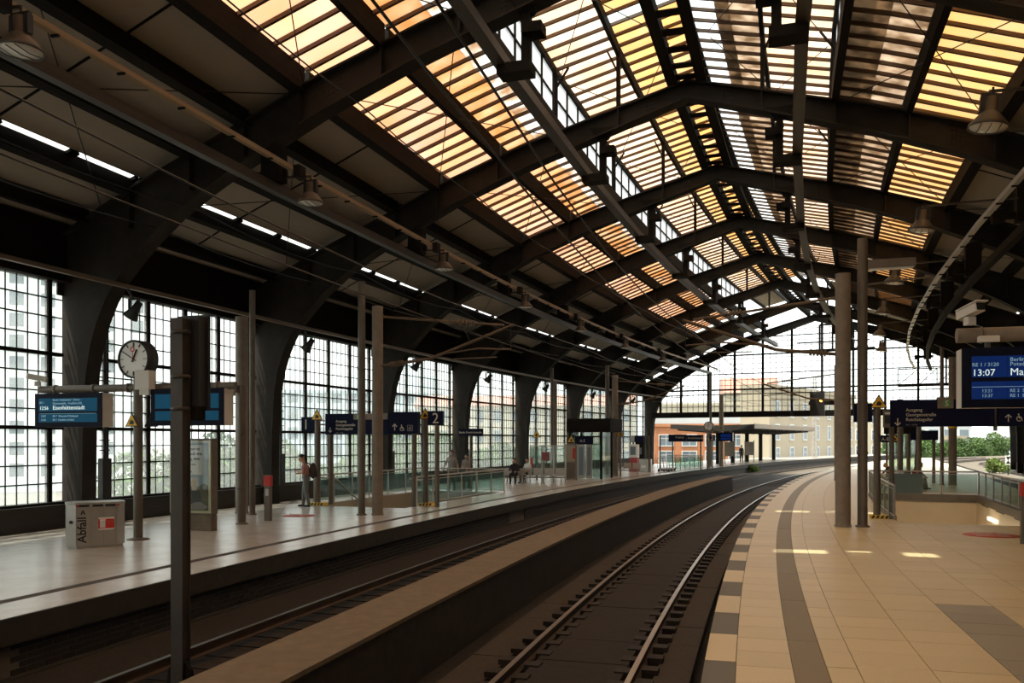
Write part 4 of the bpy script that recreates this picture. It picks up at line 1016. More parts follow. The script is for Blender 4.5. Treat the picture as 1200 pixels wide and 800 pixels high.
# ------------------------------------------------------------------ people
def capsule_hull(caps, voxel=.014, smooth=4):
    mb = MB()
    for a, b, r0, r1, m_ in caps:
        a = Vector(a); b = Vector(b)
        if (a - b).length > 1e-4: mb.cyl(a, b, r0, r1, 12)
        mb.ball(a, r0, 12, 8); mb.ball(b, r1, 12, 8)
    me = bpy.data.meshes.new('hull'); me.from_pydata(mb.v, [], mb.f); o = bpy.data.objects.new('hull', me); COL.objects.link(o)
    m1 = o.modifiers.new('r', 'REMESH'); m1.mode = 'VOXEL'; m1.voxel_size = voxel; m1.use_smooth_shade = True
    m2 = o.modifiers.new('s', 'SMOOTH'); m2.factor = .5; m2.iterations = smooth
    dg = bpy.context.evaluated_depsgraph_get(); out = bpy.data.meshes.new_from_object(o.evaluated_get(dg))
    bpy.data.objects.remove(o); bpy.data.meshes.remove(me); return out
def hand(wr, d, side, caps, m_='skin', curl=.5):
    d = Vector(d).normalized(); a = d.cross(Vector((0, 0, 1)));  a = a.normalized() if a.length > .1 else Vector((1, 0, 0))
    nrm = a.cross(d); wr = Vector(wr); pal = wr + d * .085
    caps.append((wr, pal, .028, .034, m_))
    for i, l in enumerate((.070, .080, .074, .058)):
        b0 = pal + a * ((i - 1.5) * .021); k = b0 + d * l * .5; e = k + (d * (1 - curl) - nrm * curl * side).normalized() * l * .5
        caps.append((b0, k, .0115, .0105, m_)); caps.append((k, e, .0105, .009, m_))
    th = wr + d * .03 + a * .03 * side; k = th + (a * side + d).normalized() * .035; caps.append((th, k, .014, .012, m_)); caps.append((k, k + (d * .9 - nrm * side * .3).normalized() * .03, .012, .01, m_))
def person(label, s_, u_, z_, rot, J, cols, hair='hair_dark', hair_long=False, k=1.0, mask=False, bald=False):
    """J: joint positions; y forward is away from the face direction used (-y faces forward)"""
    t = thing('person', label, 'person', s_, u_, z_, rot)
    sh, tr, shoe, arm = cols
    J = dict(J)
    for q_, g_ in (('shL', -.022), ('shR', .022)): J[q_] = (J[q_][0] + g_, J[q_][1], J[q_][2] - .03)
    V = {n: Vector(p) for n, p in J.items()}
    c = []
    pel, chest, neck, head = V['pel'], V['chest'], V['neck'], V['head']
    ax = (V['shL'] - V['shR']).normalized()
    c += [(pel + ax * .07, pel - ax * .07, .125, .125, tr), (pel, (pel + chest) / 2, .135, .125, sh), ((pel + chest) / 2 + ax * .05, chest + ax * .06, .115, .125, sh), ((pel + chest) / 2 - ax * .05, chest - ax * .06, .115, .125, sh), (chest, neck, .11, .058, sh), (neck - Vector((0, 0, .035)), V['shL'], .055, .058, sh), (neck - Vector((0, 0, .035)), V['shR'], .055, .058, sh), (chest + ax * .05, V['shL'], .10, .058, sh), (chest - ax * .05, V['shR'], .10, .058, sh), (neck, head, .055, .055, 'skin')]
    fw = V.get('face', Vector((0, -1, 0))).normalized(); up = Vector((0, 0, 1)); up = (up - fw * up.dot(fw)).normalized(); sd = up.cross(fw)
    c += [(head + up * .035 + -fw * .015, head + up * .02 + fw * .02, .088, .084, 'skin'), (head + up * .02 + fw * .03, head - up * .065 + fw * .045, .072, .046, 'skin'),
          (head + fw * .108 + up * .0, head + fw * .122 - up * .028, .011, .016, 'skin'), (head + sd * .088 - up * .0, head + sd * .092 - up * .03, .016, .012, 'skin'), (head - sd * .088, head - sd * .092 - up * .03, .016, .012, 'skin')]
    for q in 'LR':
        c += [(V['sh' + q], V['el' + q], .058, .043, sh if arm != 'bare' else sh), (V['el' + q], V['wr' + q], .042, .028, sh if arm == 'long' else 'skin')]
        hand(V['wr' + q], V['wr' + q] - V['el' + q], 1 if q == 'L' else -1, c)
        c += [(V['hip' + q], V['kn' + q], .105, .075, tr), (V['kn' + q], V['an' + q], .074, .055, tr if cols[1] != 'shorts' else 'skin')]
        toe = V['toe' + q]; c += [(V['an' + q], V['an' + q] + Vector((0, 0, -.04)), .045, .045, shoe), (V['an' + q] + Vector((0, 0, -.055)), toe, .042, .034, shoe)]
    names = []
    for x in c:
        if x[4] not in names: names.append(x[4])
    me = capsule_hull(c)
    for n in names: me.materials.append(MATS[n])
    segs = [(Vector(a), Vector(b), r0, r1, names.index(m_)) for a, b, r0, r1, m_ in c]
    for p in me.polygons:
        p.use_smooth = True; q = p.center; best = 9
        for a, b, r0, r1, mi in segs:
            ab = b - a; L2 = ab.length_squared; tt = 0 if L2 < 1e-9 else max(0, min(1, (q - a).dot(ab) / L2))
            d = (q - a - ab * tt).length - (r0 + (r1 - r0) * tt)
            if d < best: best, p.material_index = d, mi
    K = Matrix.Diagonal((k, k, k, 1)); obj('body', me, t, None, K)
    hm = MB(K)
    hc = head + up * .045 - fw * .018
    vv = []
    n_, m_ = 14, 9
    for i in range(m_ + 1):
        a = math.pi * i / m_
        for j in range(n_):
            b = 2 * math.pi * j / n_; d = up * math.cos(a) + (fw * math.cos(b) + sd * math.sin(b)) * math.sin(a)
            r = .102
            if d.dot(fw) > .35 and d.dot(up) < .42: r = .05
            if d.dot(up) < -.35 and not hair_long: r = .06
            if bald and d.dot(up) > .2: r = .07
            vv.append(hc + d * r * (1.25 if hair_long and d.dot(up) < 0 and d.dot(fw) < 0 else 1))
    hm.add(vv, [(i * n_ + j, (i + 1) * n_ + j, (i + 1) * n_ + (j + 1) % n_, i * n_ + (j + 1) % n_) for i in range(m_) for j in range(n_)], True); hm.build('hair', hair, t)
    for q in (-1, 1): MB(K).ball(head + fw * .092 + up * .02 + sd * .033 * q, .013, 8, 5).build('eye', 'hair_dark', t)
    MB(K).bar(head + fw * .098 - up * .052 - sd * .025, head + fw * .098 - up * .052 + sd * .025, .012, .008).build('mouth', 'red_wine', t)
    if mask: MB(K).ball(head + fw * .07 - up * .04, (.062, .062, .05), 10, 7).build('face_mask', 'cloth_white', t)
    return t
STAND = dict(pel=(0, 0, .95), chest=(0, .01, 1.30), neck=(0, .01, 1.50), head=(0, -.01, 1.62), shL=(.19, .01, 1.42), shR=(-.19, .01, 1.42), elL=(.24, .03, 1.13), elR=(-.24, .03, 1.13), wrL=(.24, -.05, .88), wrR=(-.24, -.05, .88),
    hipL=(.09, 0, .90), hipR=(-.09, 0, .90), knL=(.11, -.02, .50), knR=(-.11, -.02, .50), anL=(.12, .02, .10), anR=(-.12, .02, .10), toeL=(.13, -.13, .045), toeR=(-.13, -.13, .045), face=(0, -1, -.1))
J = dict(STAND); J.update(chest=(0, -.03, 1.29), neck=(0, -.08, 1.47), head=(0, -.14, 1.585), face=(0, -1, -.55), shL=(.18, -.04, 1.40), shR=(-.18, -.04, 1.40), elL=(.21, -.08, 1.13), elR=(-.21, -.08, 1.13), wrL=(.07, -.24, 1.17), wrR=(-.12, -.23, 1.10), anL=(.12, .10, .10), toeL=(.13, -.05, .045), knL=(.11, 0, .5), anR=(-.12, -.10, .10), toeR=(-.13, -.25, .045), knR=(-.11, -.08, .5))
person('person in pink shirt and grey jeans looking down at a phone', 25.0, -14.28, 0, math.radians(-62), J, ('cloth_pink', 'cloth_jeans', 'cloth_dark', 'short'), k=1.03)
MB_ = Matrix.Diagonal((1, 1, 1, 1))
t = thing('backpack', 'dark backpack on the back of the person in the pink shirt', 'backpack', 25.0, -14.28, 1.06, math.radians(-62))
b_ = MB(); b_.ball((0, .22, .16), (.17, .12, .27), 16, 12); b_.build('bag_body', 'bag', t); b_ = MB(); b_.ball((0, .33, .06), (.12, .05, .13), 12, 8); b_.build('pocket', 'bag', t)
for q in (-1, 1): MB().tube([(q * .10, .14, .36), (q * .12, -.0, .44), (q * .13, -.13, .33), (q * .13, -.08, .08), (q * .11, .14, -.02)], .018, 6).build('strap', 'black', t)
t = thing('phone', 'black phone held by the person with the backpack', 'phone', 25.0, -14.28, 1.10, math.radians(-62))
MB(Matrix.Translation((.0, -.36, .12)) @ Matrix.Rotation(-.6, 4, 'X')).bbox(-.037, .037, -.006, .006, -.07, .07, .004).build('phone_body', 'black', t)
J = dict(STAND); J.update(elR=(-.30, .02, 1.15), wrR=(-.36, -.08, .92), elL=(.27, .03, 1.14), wrL=(.30, -.02, .88))
person('person in grey T-shirt and khaki shorts with a white face mask', 35.0, -13.52, 0, math.radians(8), J, ('cloth_grey', 'cloth_khaki', 'cloth_dark', 'short'), k=1.02, mask=True)
J = dict(STAND); J.update(chest=(0, -.02, 1.29), head=(0, -.10, 1.60), face=(-.2, -1, -.5), elL=(.24, 0, 1.12), wrL=(.05, -.2, 1.10), elR=(-.24, 0, 1.12), wrR=(-.10, -.22, 1.05))
person('shorter person in patterned grey top looking down beside the masked person', 35.3, -12.92, 0, math.radians(25), J, ('cloth_grey', 'cloth_dark', 'cloth_dark', 'short'), k=.94, hair_long=True)
SIT = dict(pel=(0, .02, .53), chest=(0, .03, .86), neck=(0, 0, 1.06), head=(0, -.03, 1.18), shL=(.19, .0, .98), shR=(-.19, .0, .98), elL=(.25, -.05, .72), elR=(-.25, -.05, .72), wrL=(.14, -.28, .66), wrR=(-.14, -.28, .66),
    hipL=(.10, .0, .51), hipR=(-.10, .0, .51), knL=(.13, -.42, .50), knR=(-.13, -.42, .50), anL=(.13, -.42, .10), anR=(-.13, -.42, .10), toeL=(.14, -.58, .045), toeR=(-.14, -.58, .045), face=(0, -1, -.2))
J = dict(SIT); J.update(chest=(0, -.06, .84), neck=(0, -.18, 1.01), head=(0, -.26, 1.10), shL=(.19, -.12, .95), shR=(-.19, -.12, .95), elL=(.24, -.3, .72), elR=(-.24, -.3, .72), wrL=(.06, -.46, .60), wrR=(-.06, -.46, .60), face=(0, -1, -.6), anL=(.13, -.50, .10), toeL=(.14, -.66, .045))
person('seated person in maroon shirt leaning forward beyond the stair railing', 43.4, 5.88, 0, math.radians(78), J, ('cloth_maroon', 'cloth_khaki', 'cloth_dark', 'long'))
person('seated bald person in black shirt beyond the stair railing', 43.0, 4.90, 0, math.radians(-70), dict(J), ('cloth_dark', 'cloth_grey', 'cloth_dark', 'short'), hair='skin', bald=True)
person('seated person in dark clothes on the bench by the glass shelter', 40.9, -12.85, 0, math.radians(10), dict(SIT), ('cloth_dark', 'cloth_dark', 'cloth_dark', 'long'))
person('seated person in white shirt at the end of the bench', 42.0, -12.55, 0, math.radians(-20), dict(SIT), ('cloth_white', 'cloth_dark', 'cloth_dark', 'short'))
person('standing person in dark clothes waiting under the far canopy', 88.5, -11.0, 0, math.radians(40), dict(STAND), ('cloth_dark', 'cloth_dark', 'cloth_dark', 'long'))

# ------------------------------------------------------------------ platform furniture
def bench(label, s_, u_, rot, n, group=None):
    t = thing('seat_row', label, 'bench', s_, u_, 0, rot, group)
    W = n * .58
    mb = MB(); mb.cyl((-W / 2, .05, .33), (W / 2, .05, .33), .035); mb.build('beam', 'galv', t)
    for i in range(n):
        x = -W / 2 + (i + .5) * .58
        mb = MB(); mb.prism_yz([(-.24, .43), (-.20, .45), (.18, .42), (.26, .80), (.24, .81), (.16, .46), (-.20, .48), (-.25, .46)][::-1], x - .25, x + .25); mb.build('seat', 'galv', t)
    for x in ([-W / 2 + .2, W / 2 - .2] if n < 4 else [-W / 2 + .2, 0, W / 2 - .2]):
        mb = MB(); mb.tube([(x, -.25, .01), (x, -.12, .08), (x, .05, .32)], .025, 8); mb.tube([(x, .30, .01), (x, .18, .08), (x, .05, .32)], .025, 8); mb.build('leg', 'galv', t)
    return t
bench('row of grey metal seats in front of the glass shelter', 41.7, -11.6, math.radians(8), 4)
bench('row of grey metal seats beyond the mast in front of the lift', 53.0, -10.3, math.radians(8), 3)
bench('row of grey metal seats under the seated people beyond the stair railing', 43.35, 5.70, math.radians(78), 2)
bench('grey metal seats under the bald person beyond the stair railing', 43.0, 5.0, math.radians(-70), 2)
bench('grey metal seats below the person in dark clothes by the shelter', 41.0, -12.9, math.radians(10), 2)
t = thing('glass_shelter', 'glass wind shelter with steel frame beside the lift', 'shelter', 43.0, -11.9)
for i in range(4):
    x = -.9 + i * .66
    MB().box(x - .03, x + .03, -.03, .03, 0, 1.98).build('post', 'galv', t)
    if i < 3:
        p_ = MB().box(x + .04, x + .62, -.006, .006, .35, 1.9).build('glass_panel', 'shelter_glass', t)
MB().box(-.93, 1.1, -.03, .03, 1.92, 1.98).build('top_rail', 'galv', t)
for i in range(2): MB().box(-.93 - .006, -.93 + .006, .05 + i * 1.1, 1.1 + i * 1.1, .35, 1.9).build('glass_panel', 'shelter_glass', t)
MB().box(-.96, -.90, 2.2, 2.26, 0, 1.98).build('post', 'galv', t)
MB().box(-.22, .22, -.05, -.03, 1.15, 1.62).build('notice', 'red_wine', t); MB().box(-.86, -.74, -.05, -.03, .75, 1.3).build('notice', 'red', t)
t = thing('timetable_case', 'pale upright timetable case between glass shelter and lift', 'timetable', 46.0, -11.5)
MB().bbox(-.32, .30, -.1, .1, 0, 2.05, .02).build('body', 'mast_grey', t); MB().box(-.26, .24, -.112, -.1, 1.05, 1.95).build('poster', 'tan_wall', t); MB().box(.1, .24, -.116, -.112, 1.2, 1.8).build('print', 'red', t); MB().box(-.26, .24, -.11, -.1, .1, .98).build('panel', 'column', t)
# lift
t = thing('lift_shaft', 'dark framed glass lift with double doors on the polished platform', 'lift', 48.6, -11.2)
for x in (-.95, .95):
    for y in (-1.05, 1.05): MB().box(x - .06, x + .06, y - .06, y + .06, 0, 2.75).build('post', 'steel', t)
MB().box(-1.1, 1.55, -1.25, 1.25, 2.72, 3.50).build('roof_box', 'steel', t)
for x0, x1, y0, y1 in ((-.90, .90, 1.04, 1.06), (-.96, -.94, -1.0, 1.0), (.94, .96, -1.0, 1.0)): MB().box(x0, x1, y0, y1, .05, 2.7).build('glass_wall', 'shelter_glass', t)
for x0, x1 in ((-.50, -.02), (.02, .42)):
    d_ = MB().box(x0, x1, -1.09, -1.05, .05, 2.0).build('door', 'galv', t); MB().box(x0 + .1, x1 - .1, -1.10, -1.09, .2, 1.85).build('door_glass', 'pane_dark', d_)
MB().box(-.9, -.55, -1.08, -1.05, .05, 2.0).build('glass_wall', 'shelter_glass', t); MB().box(.48, .9, -1.08, -1.05, .05, 2.0).build('glass_wall', 'rail_glass', t)
MB().box(-.6, .50, -1.16, -1.10, 2.05, 2.42).build('sign', 'sign_blue', t); txt(t, 'A-E', .22, -.15, -1.165, 2.14, 'sign_text', 'CENTER')
MB().box(-.95, .95, -1.09, -1.05, 2.42, 2.5).build('transom', 'steel', t); MB().box(-.95, .95, -1.09, -1.05, 2.0, 2.05).build('transom', 'steel', t)
triangle(t, -.85, -1.12, 2.12, .5)
for (lb, s_, u_, h) in (('slim post with a yellow triangle left of the lift', 45.0, -13.2, 2.4), ('slim post with a yellow triangle at the mast by the lift', 51.3, -10.2, 2.5)):
    t = thing('warning_post', lb, 'post', s_, u_); MB().cyl((0, 0, 0), (0, 0, h), .05, n=10).build('shaft', 'column', t); triangle(t, 0, -.06, h, .5)
t = thing('vending_machine', 'red fronted vending machine beside the far row of seats', 'vending machine', 60.0, -11.95)
MB().bbox(-.30, .30, -.3, .3, 0, 1.0, .02).build('body', 'vending_red', t); MB().bbox(-.30, .30, -.3, .3, 1.0, 1.95, .02).build('top', 'white', t); MB().box(-.2, .2, -.31, -.3, 1.2, 1.8).build('window', 'pane_dark', t)
t = thing('waste_bin', 'grey steel recycling bin beside the far windows', 'bin', 59.0, -10.8)
MB().prism_xy(octo(.85, .6, .14), .05, .92).build('body', 'stainless', t); MB().prism_xy(octo(.8, .55, .14), 0, .05).build('plinth', 'galv', t); MB().box(-.25, .1, -.305, -.29, .3, .5).build('sticker', 'white', t)
t = thing('ticket_machine', 'tall dark ticket machine standing at the last window pier', 'ticket machine', 62.2, -12.2); MB().bbox(-.3, .3, -.25, .25, 0, 2.6, .03).build('body', 'steel', t); MB().box(-.2, .2, -.26, -.25, 1.2, 1.7).build('screen', 'pane_dark', t)
railing('steel railing around the far stairwell of the polished platform', [(62.5, -9.6), (70.5, -9.6), (70.5, -12.6)], glass=True)
# luggage trolleys
def trolley(s_, u_, rot):
    t = thing('luggage_trolley', 'empty steel luggage trolley by the far stairwell railing', 'trolley', s_, u_, 0, rot, 'luggage trolleys by the far railing')
    MB().tube([(-.28, .45, .95), (.28, .45, .95), (.28, .35, .2), (.28, -.5, .18), (-.28, -.5, .18), (-.28, .35, .2), (-.28, .45, .95)], .02, 6).build('frame', 'galv', t)
    MB().box(-.26, .26, -.5, .35, .19, .21).build('deck', 'galv', t)
    for x, y in ((-.25, .3), (.25, .3), (0, -.45)): MB().lathe([(0, -.025), (.09, -.025), (.09, .025), (0, .025)], (x, y, .09), 12, 'x').build('wheel', 'rubber', t)
for i in range(3): trolley(60.6 + i * 1.15, -9.9 - i * .1, math.radians(60))
# far clock, boards and lamp posts at the end of the polished platform
t = thing('clock_post', 'slim post of the small far clock beyond the windows', 'post', 70.0, -8.95); MB().cyl((0, 0, 0), (0, 0, 3.0), .09, n=12).build('shaft', 'column', t); MB().cyl((-.3, 0, 2.9), (.3, 0, 2.9), .05).build('cross_pipe', 'column', t); triangle(t, 0, -.1, 2.15, .45)
clock('small far station clock at the end of the polished platform', 70.0, -8.95, 3.38, .36, 12, 50)
t = thing('exit_sign', 'long dark blue sign board near the small far clock', 'sign', 66.0, -9.6)
board(t, -1.5, -.1, 2.14, 2.70); board(t, -.05, 1.2, 2.14, 2.66); txt(t, 'Ausgang', .2, -.95, -.105, 2.42, 'sign_text'); txt(t, 'Friedrichstraße', .2, .05, -.105, 2.35, 'sign_text')
for x in (-1.2, 1.0): MB().cyl((x, .05, 0), (x, .05, 2.2), .06).build('leg', 'column', t)
display('distant blue departure display next to the small far clock', 68.0, -7.6, -6.9 + .35, 2.18, 2.85, 2, 'screen_deep', [])
t = thing('display_post', 'slim post holding the distant blue display', 'post', 68.2, -8.6); MB().cyl((0, 0, 0), (0, 0, 3.1), .08).build('shaft', 'column', t); MB().cyl((0, 0, 3.0), (1.9, -.2, 3.0), .05).build('cross_pipe', 'column', t)
t = thing('platform_number_sign', 'tiny distant number board next to the small far clock', 'sign', 69.5, -8.55); board(t, -.22, .22, 2.2, 2.7, d=.05); txt(t, '2', .48, 0, -.055, 2.28, 'sign_text', 'CENTER', .004); MB().cyl((0, .06, 0), (0, .06, 2.3), .05).build('pole', 'column', t)
for i, (s_, u_) in enumerate(((61, -12.3), (62.5, -11.6), (64, -11.2))):
    pole('slim post near the trolleys at the far railing', s_, u_, .055, 2.6, 'slim posts near the trolleys')
t = thing('information_sign', 'small dark board on the slim posts near the trolleys', 'sign', 60.9, -12.0); MB().box(-.5, .5, -.06, .06, 2.1, 2.6).build('board', 'sign_blue', t); MB().box(-.52, -.2, -.07, .07, 2.1, 2.6).build('panel', 'galv', t); MB().cyl((-.35, .1, 0), (-.35, .1, 2.2), .05).build('pole', 'column', t)
# right platform beyond the stairs: lift, small boards, further posts
t = thing('lift_shaft', 'glass lift tower beyond the stair railing of the beige platform', 'lift', 53.5, 5.6)
for x in (-.75, 0, .75):
    for y in (-1, 1): MB().box(x - .05, x + .05, y - .05, y + .05, 0, 2.6).build('post', 'column', t)
MB().box(-.9, .9, -1.15, 1.15, 2.6, 3.1).build('roof_box', 'steel', t)
for x0, x1, y0, y1 in ((-.7, .7, -1.01, -.99), (-.76, -.74, -.95, .95), (.74, .76, -.95, .95), (-.7, .7, .99, 1.01)): MB().box(x0, x1, y0, y1, .05, 2.55).build('glass_wall', 'shelter_glass', t)
t = thing('lift_sign', 'small dark blue board lettered A-E in front of the beige platform lift', 'sign', 48.0, 4.95); MB().box(-.55, .65, -.06, .06, 2.14, 2.50).build('board', 'sign_blue', t); txt(t, 'A-E', .24, -.2, -.065, 2.22, 'sign_text', 'CENTER'); triangle(t, .25, -.07, 2.2, .42); MB().cyl((-.5, .08, 0), (-.5, .08, 2.2), .05).build('pole', 'column', t)
t = thing('information_sign', 'dark hanging board beside the beige platform lift', 'sign', 50.0, 6.6); MB().box(-.6, .7, -.06, .06, 2.25, 2.75).build('board', 'sign_blue', t); MB().cyl((.5, .08, 0), (.5, .08, 2.4), .08).build('pole', 'column', t); MB().cyl((-.7, .08, 0), (-.7, .08, 2.6), .10).build('pole', 'column', t)
pole('broad post standing by the beige platform lift', 45.0, 5.35, .13, 4.2); pole('round post at the seated person in maroon', 42.2, 6.0, .10, 2.9)
t = thing('information_sign', 'small frame box under the warning triangle by the Ausgang sign', 'sign', 26.64, 3.72, 2.60); MB().box(-.06, .22, -.05, .05, 0, .50).build('case', 'column', t); MB().box(-.02, .18, -.055, -.05, .12, .34).build('screen', 'black', t); MB().box(-.02, .18, -.06, -.05, .38, .43).build('lamp', 'lamp_glass', t)

# signal hung at the gable and other gable fittings
t = thing('railway_signal', 'black railway signal with one orange light hung on the gable screen', 'signal', 75.6, -1.1, 4.3)
MB().box(-.8, .35, -.25, .25, 0, 1.9).build('case', 'black', t); MB().box(-.9, 1.5, -.2, .2, .9, 1.2).build('bracket', 'steel', t); MB().lathe([(0, -.02), (.13, -.01), (.14, .1)], (.1, -.28, 1.25), 12, 'y').build('lens', 'lamp_orange', t)
t = thing('maintenance_gantry', 'dark steel service frame hung inside the gable screen', 'gantry', 74.5, .2, 9.6)
mb = MB(); mb.bar((-3.0, 0, 0), (3.0, 0, 0), .3, .22); mb.bar((-3.0, 0, .7), (2.6, 0, .7), .12, .1); mb.build('beam', 'steel', t)
mb = MB()
for x in (-1.2, -.2): mb.bar((x, 0, 0), (x, 0, 2.1), .14, .14)
mb.bar((-1.2, 0, 2.1), (-.2, 0, 2.1), .14, .14); mb.build('frame', 'steel', t); MB().bar((1.2, 0, 0), (1.2, 0, 3.4), .25, .25).build('hanger', 'steel', t)
t = thing('lattice_platform', 'small lattice service platform in front of the gable screen above the Ausgang sign', 'gantry', 70.0, 6.3, 6.3)
mb = MB(); mb.bar((-1.2, 0, 0), (2.6, 0, 0), .3, .2)
for x in (-1.2, .2, 1.4, 2.6): mb.bar((x, 0, 0), (x, 0, 1.2), .07, .07)
for a, b in ((-1.2, .2), (.2, 1.4), (1.4, 2.6)): mb.bar((a, 0, 0), (b, 0, 1.2), .05, .05)
mb.bar((-1.2, 0, 1.2), (2.6, 0, 1.2), .07, .07); mb.build('frame', 'steel', t); MB().bar((2.0, 0, 0), (2.0, 0, 4.2), .12, .12).build('hanger', 'steel', t)
# downpipes with pegs beside the piers
for q, sk in enumerate(S[8:14]):
    t = thing('downpipe', 'black peg-studded downpipe at the windows beside the %s rib foot from the gable' % ORD[q + 8], 'downpipe', sk + 1.02, -16.62, 0, 0, 'downpipes at the rib feet')
    MB().cyl((0, 0, 0), (0, 0, 6.3), .05, n=8).build('pipe', 'black', t); MB().bbox(-.1, .1, -.16, .16, 0, 1.75, .02).build('cabinet', 'black', t)
    mb = MB()
    for i in range(16): mb.box(-.03, .03, -.16, .16, 1.95 + i * .27, 1.98 + i * .27)
    mb.build('peg', 'black', t)

# ------------------------------------------------------------------ outside
def ground_sheet(name, x0, x1, y0, y1, z, m_):
    mb = MB(); mb.add([(x0, y0, z), (x1, y0, z), (x1, y1, z), (x0, y1, z)], [(0, 1, 2, 3)]); o = mb.build(name, m_); o['kind'] = 'structure'; return o
ground_sheet('ground_street', -600, 700, -200, 900, -6.0, 'street')
def building(label, x, y, yaw, W, D, z0, z1, wall, cols, rows, ww, wh, zf, zp, roof=None, roof_h=0, cat='building', win='pane_dark', surround=None):
    t = thing('building', label, cat, M=Matrix.Translation((x, y, z0)) @ Matrix.Rotation(yaw, 4, 'Z'))
    MB().box(-W / 2, W / 2, 0, D, 0, z1 - z0).build('wall', wall, t)
    MB().box(-W / 2 - .2, W / 2 + .2, -.25, D, z1 - z0 - .5, z1 - z0).build('cornice', wall, t)
    wm = MB().box(-ww / 2, ww / 2, -.06, .02, 0, wh).mesh('window', win)
    sm = None
    if surround:
        q = MB(); q.box(-ww / 2 - .15, -ww / 2, -.14, 0, -.15, wh + .15); q.box(ww / 2, ww / 2 + .15, -.14, 0, -.15, wh + .15); q.box(-ww / 2, ww / 2, -.14, 0, wh, wh + .15); q.box(-ww / 2, ww / 2, -.16, 0, -.15, 0); q.box(-.04, .04, -.1, 0, 0, wh); q.box(-ww / 2, ww / 2, -.1, 0, wh * .65, wh * .65 + .08); sm = q.mesh('surround', surround)
    for r in range(rows):
        for c_ in range(cols):
            o = obj('window', wm, t, None, Matrix.Translation((-W / 2 + W * (c_ + .5) / cols, 0, zf - z0 + r * zp)))
            if sm: obj('surround', sm, o)
    if roof:
        h = z1 - z0; MB().prism_yz([(-.4, h), (D + .4, h), (D * .7, h + roof_h), (D * .3, h + roof_h)], -W / 2 - .3, W / 2 + .3).build('roof', roof, t)
    return t
building('tall pale grey office block with paired windows outside the windows by the bin', -92, 128, math.radians(28), 70, 20, -6, 31, 'grey_wall', 16, 10, 2.0, 2.1, -3.5, 3.4)
building('blue grey glass building outside the windows behind the exit sign', -27, 150, math.radians(8), 30, 20, -6, 11, 'blue_wall', 12, 5, 1.8, 2.2, -4, 3.2)
dm = thing('dome', 'pale glass dome roof behind the exit sign windows', 'dome', M=Matrix.Translation((-22, 160, 11))); MB().lathe([(9, 0), (8.6, 2.2), (7, 4), (4.5, 5.3), (0, 6)], n=24).build('shell', 'blue_wall', dm); MB().lathe([(9.3, 0), (9.3, .4), (9, .4)], n=24).build('rim', 'pale_wall', dm)
building('cream apartment row with red roof outside the windows by the glass shelter', 2, 132, math.radians(-4), 34, 12, -6, 7.6, 'cream_wall', 12, 4, 1.2, 1.8, -4.2, 3.1, 'red_roof', 1.8)
building('pale blue tower block outside the windows above the lift', 17.5, 170, 0, 12, 12, -6, 16, 'blue_wall', 5, 6, 1.5, 1.8, -4, 3.4)
building('orange brick building with dark windows beyond the gable', 31.0, 140, math.radians(-6), 15, 10, -6, 5.0, 'brick_orange', 4, 3, 2.2, 1.7, -4.0, 2.7, surround='pale_wall')
MB().box(-7.5, 7.5, 3, 10, 11, 12.6).build('attic', 'pale_wall', bpy.data.objects['building.004'])
building('white and blue house beside the orange brick building', 41.2, 152, math.radians(-6), 4.2, 10, -6, 6.4, 'pale_wall', 2, 4, 1.1, 1.7, -4.0, 2.7)
building('long cream ornate building beyond the far canopy', 52, 175, math.radians(-8), 46, 14, -6, 10.0, 'cream_wall', 15, 4, 1.3, 1.9, -4.0, 3.2, surround='pale_wall')
building('cream house with a red roof rising behind the long cream building', 55, 196, math.radians(-8), 12, 10, -6, 13.2, 'cream_wall', 4, 5, 1.3, 1.9, -4.0, 3.2, 'red_roof', 3.6)
def along_track(s_, u_): q = P(s_, u_); return q.x, q.y, math.pi / 2 - phi(s_)
x_, y_, a_ = along_track(130, -15.0)
building('plain tan wall building with few windows beyond the far canopy', x_, y_, a_, 36, 4, -6, 9.6, 'tan_wall', 7, 4, 1.2, 1.9, -3.8, 3.1, surround='pale_wall')
x_, y_, a_ = along_track(210, -28)
b8 = building('white apartment house with balconies beyond the trees', x_, y_, a_ - .5, 15, 12, -6, 7.4, 'pale_wall', 4, 3, 2.2, 1.9, -3.6, 3.2)
for q in range(2): MB().box(.5, 5.5, -1.4, 0, 8.4 + q * 3.2 - 3.2, 9.3 + q * 3.2 - 3.2).build('balcony', 'tan_wall', b8)
building('bright white house with small windows behind the dark rib feet', 124, 190, math.radians(-14), 26, 12, -6, 10.5, 'pale_wall', 6, 4, 1.3, 1.8, -3.8, 3.2)
# far canopy on the polished platform
t = thing('platform_canopy', 'long grey platform canopy beyond the gable on dark columns', 'canopy', M=Matrix())
mb = MB(); mb.sweep([(-15.3, 3.35), (-11.6, 3.05), (-7.4, 3.32), (-7.4, 3.72), (-11.6, 3.62), (-15.3, 3.75)], 79.5, 104, 8); mb.build('roof', 'canopy', t)
mb = MB(); mb.sweep([(-7.45, 3.34), (-7.35, 3.34), (-7.35, 3.76), (-7.45, 3.76)], 79.4, 104.2, 8); mb.sweep([(-15.4, 3.45), (-15.25, 3.45), (-15.25, 3.8), (-15.4, 3.8)], 80.4, 103.2, 8); mb.build('fascia', 'mast_grey', t)
for q in range(5):
    sq = 81.5 + q * 5.0
    mb = MB(FR(sq, -11.3)); mb.box(-.17, .17, -.17, .17, 0, 3.3); mb.prism_xz([(-1.6, 3.45), (-.2, 2.9), (.2, 2.9), (1.6, 3.45)][::-1], -.08, .08); mb.build('column', 'steel', t)
for q in range(9):
    mb = MB(FR(81.0 + q * 2.7, -11.5)); mb.bar((-3.6, 0, 3.28), (0, 0, 3.0), .1, .18); mb.bar((0, 0, 3.0), (3.8, 0, 3.26), .1, .18); mb.build('rafter', 'canopy', t)
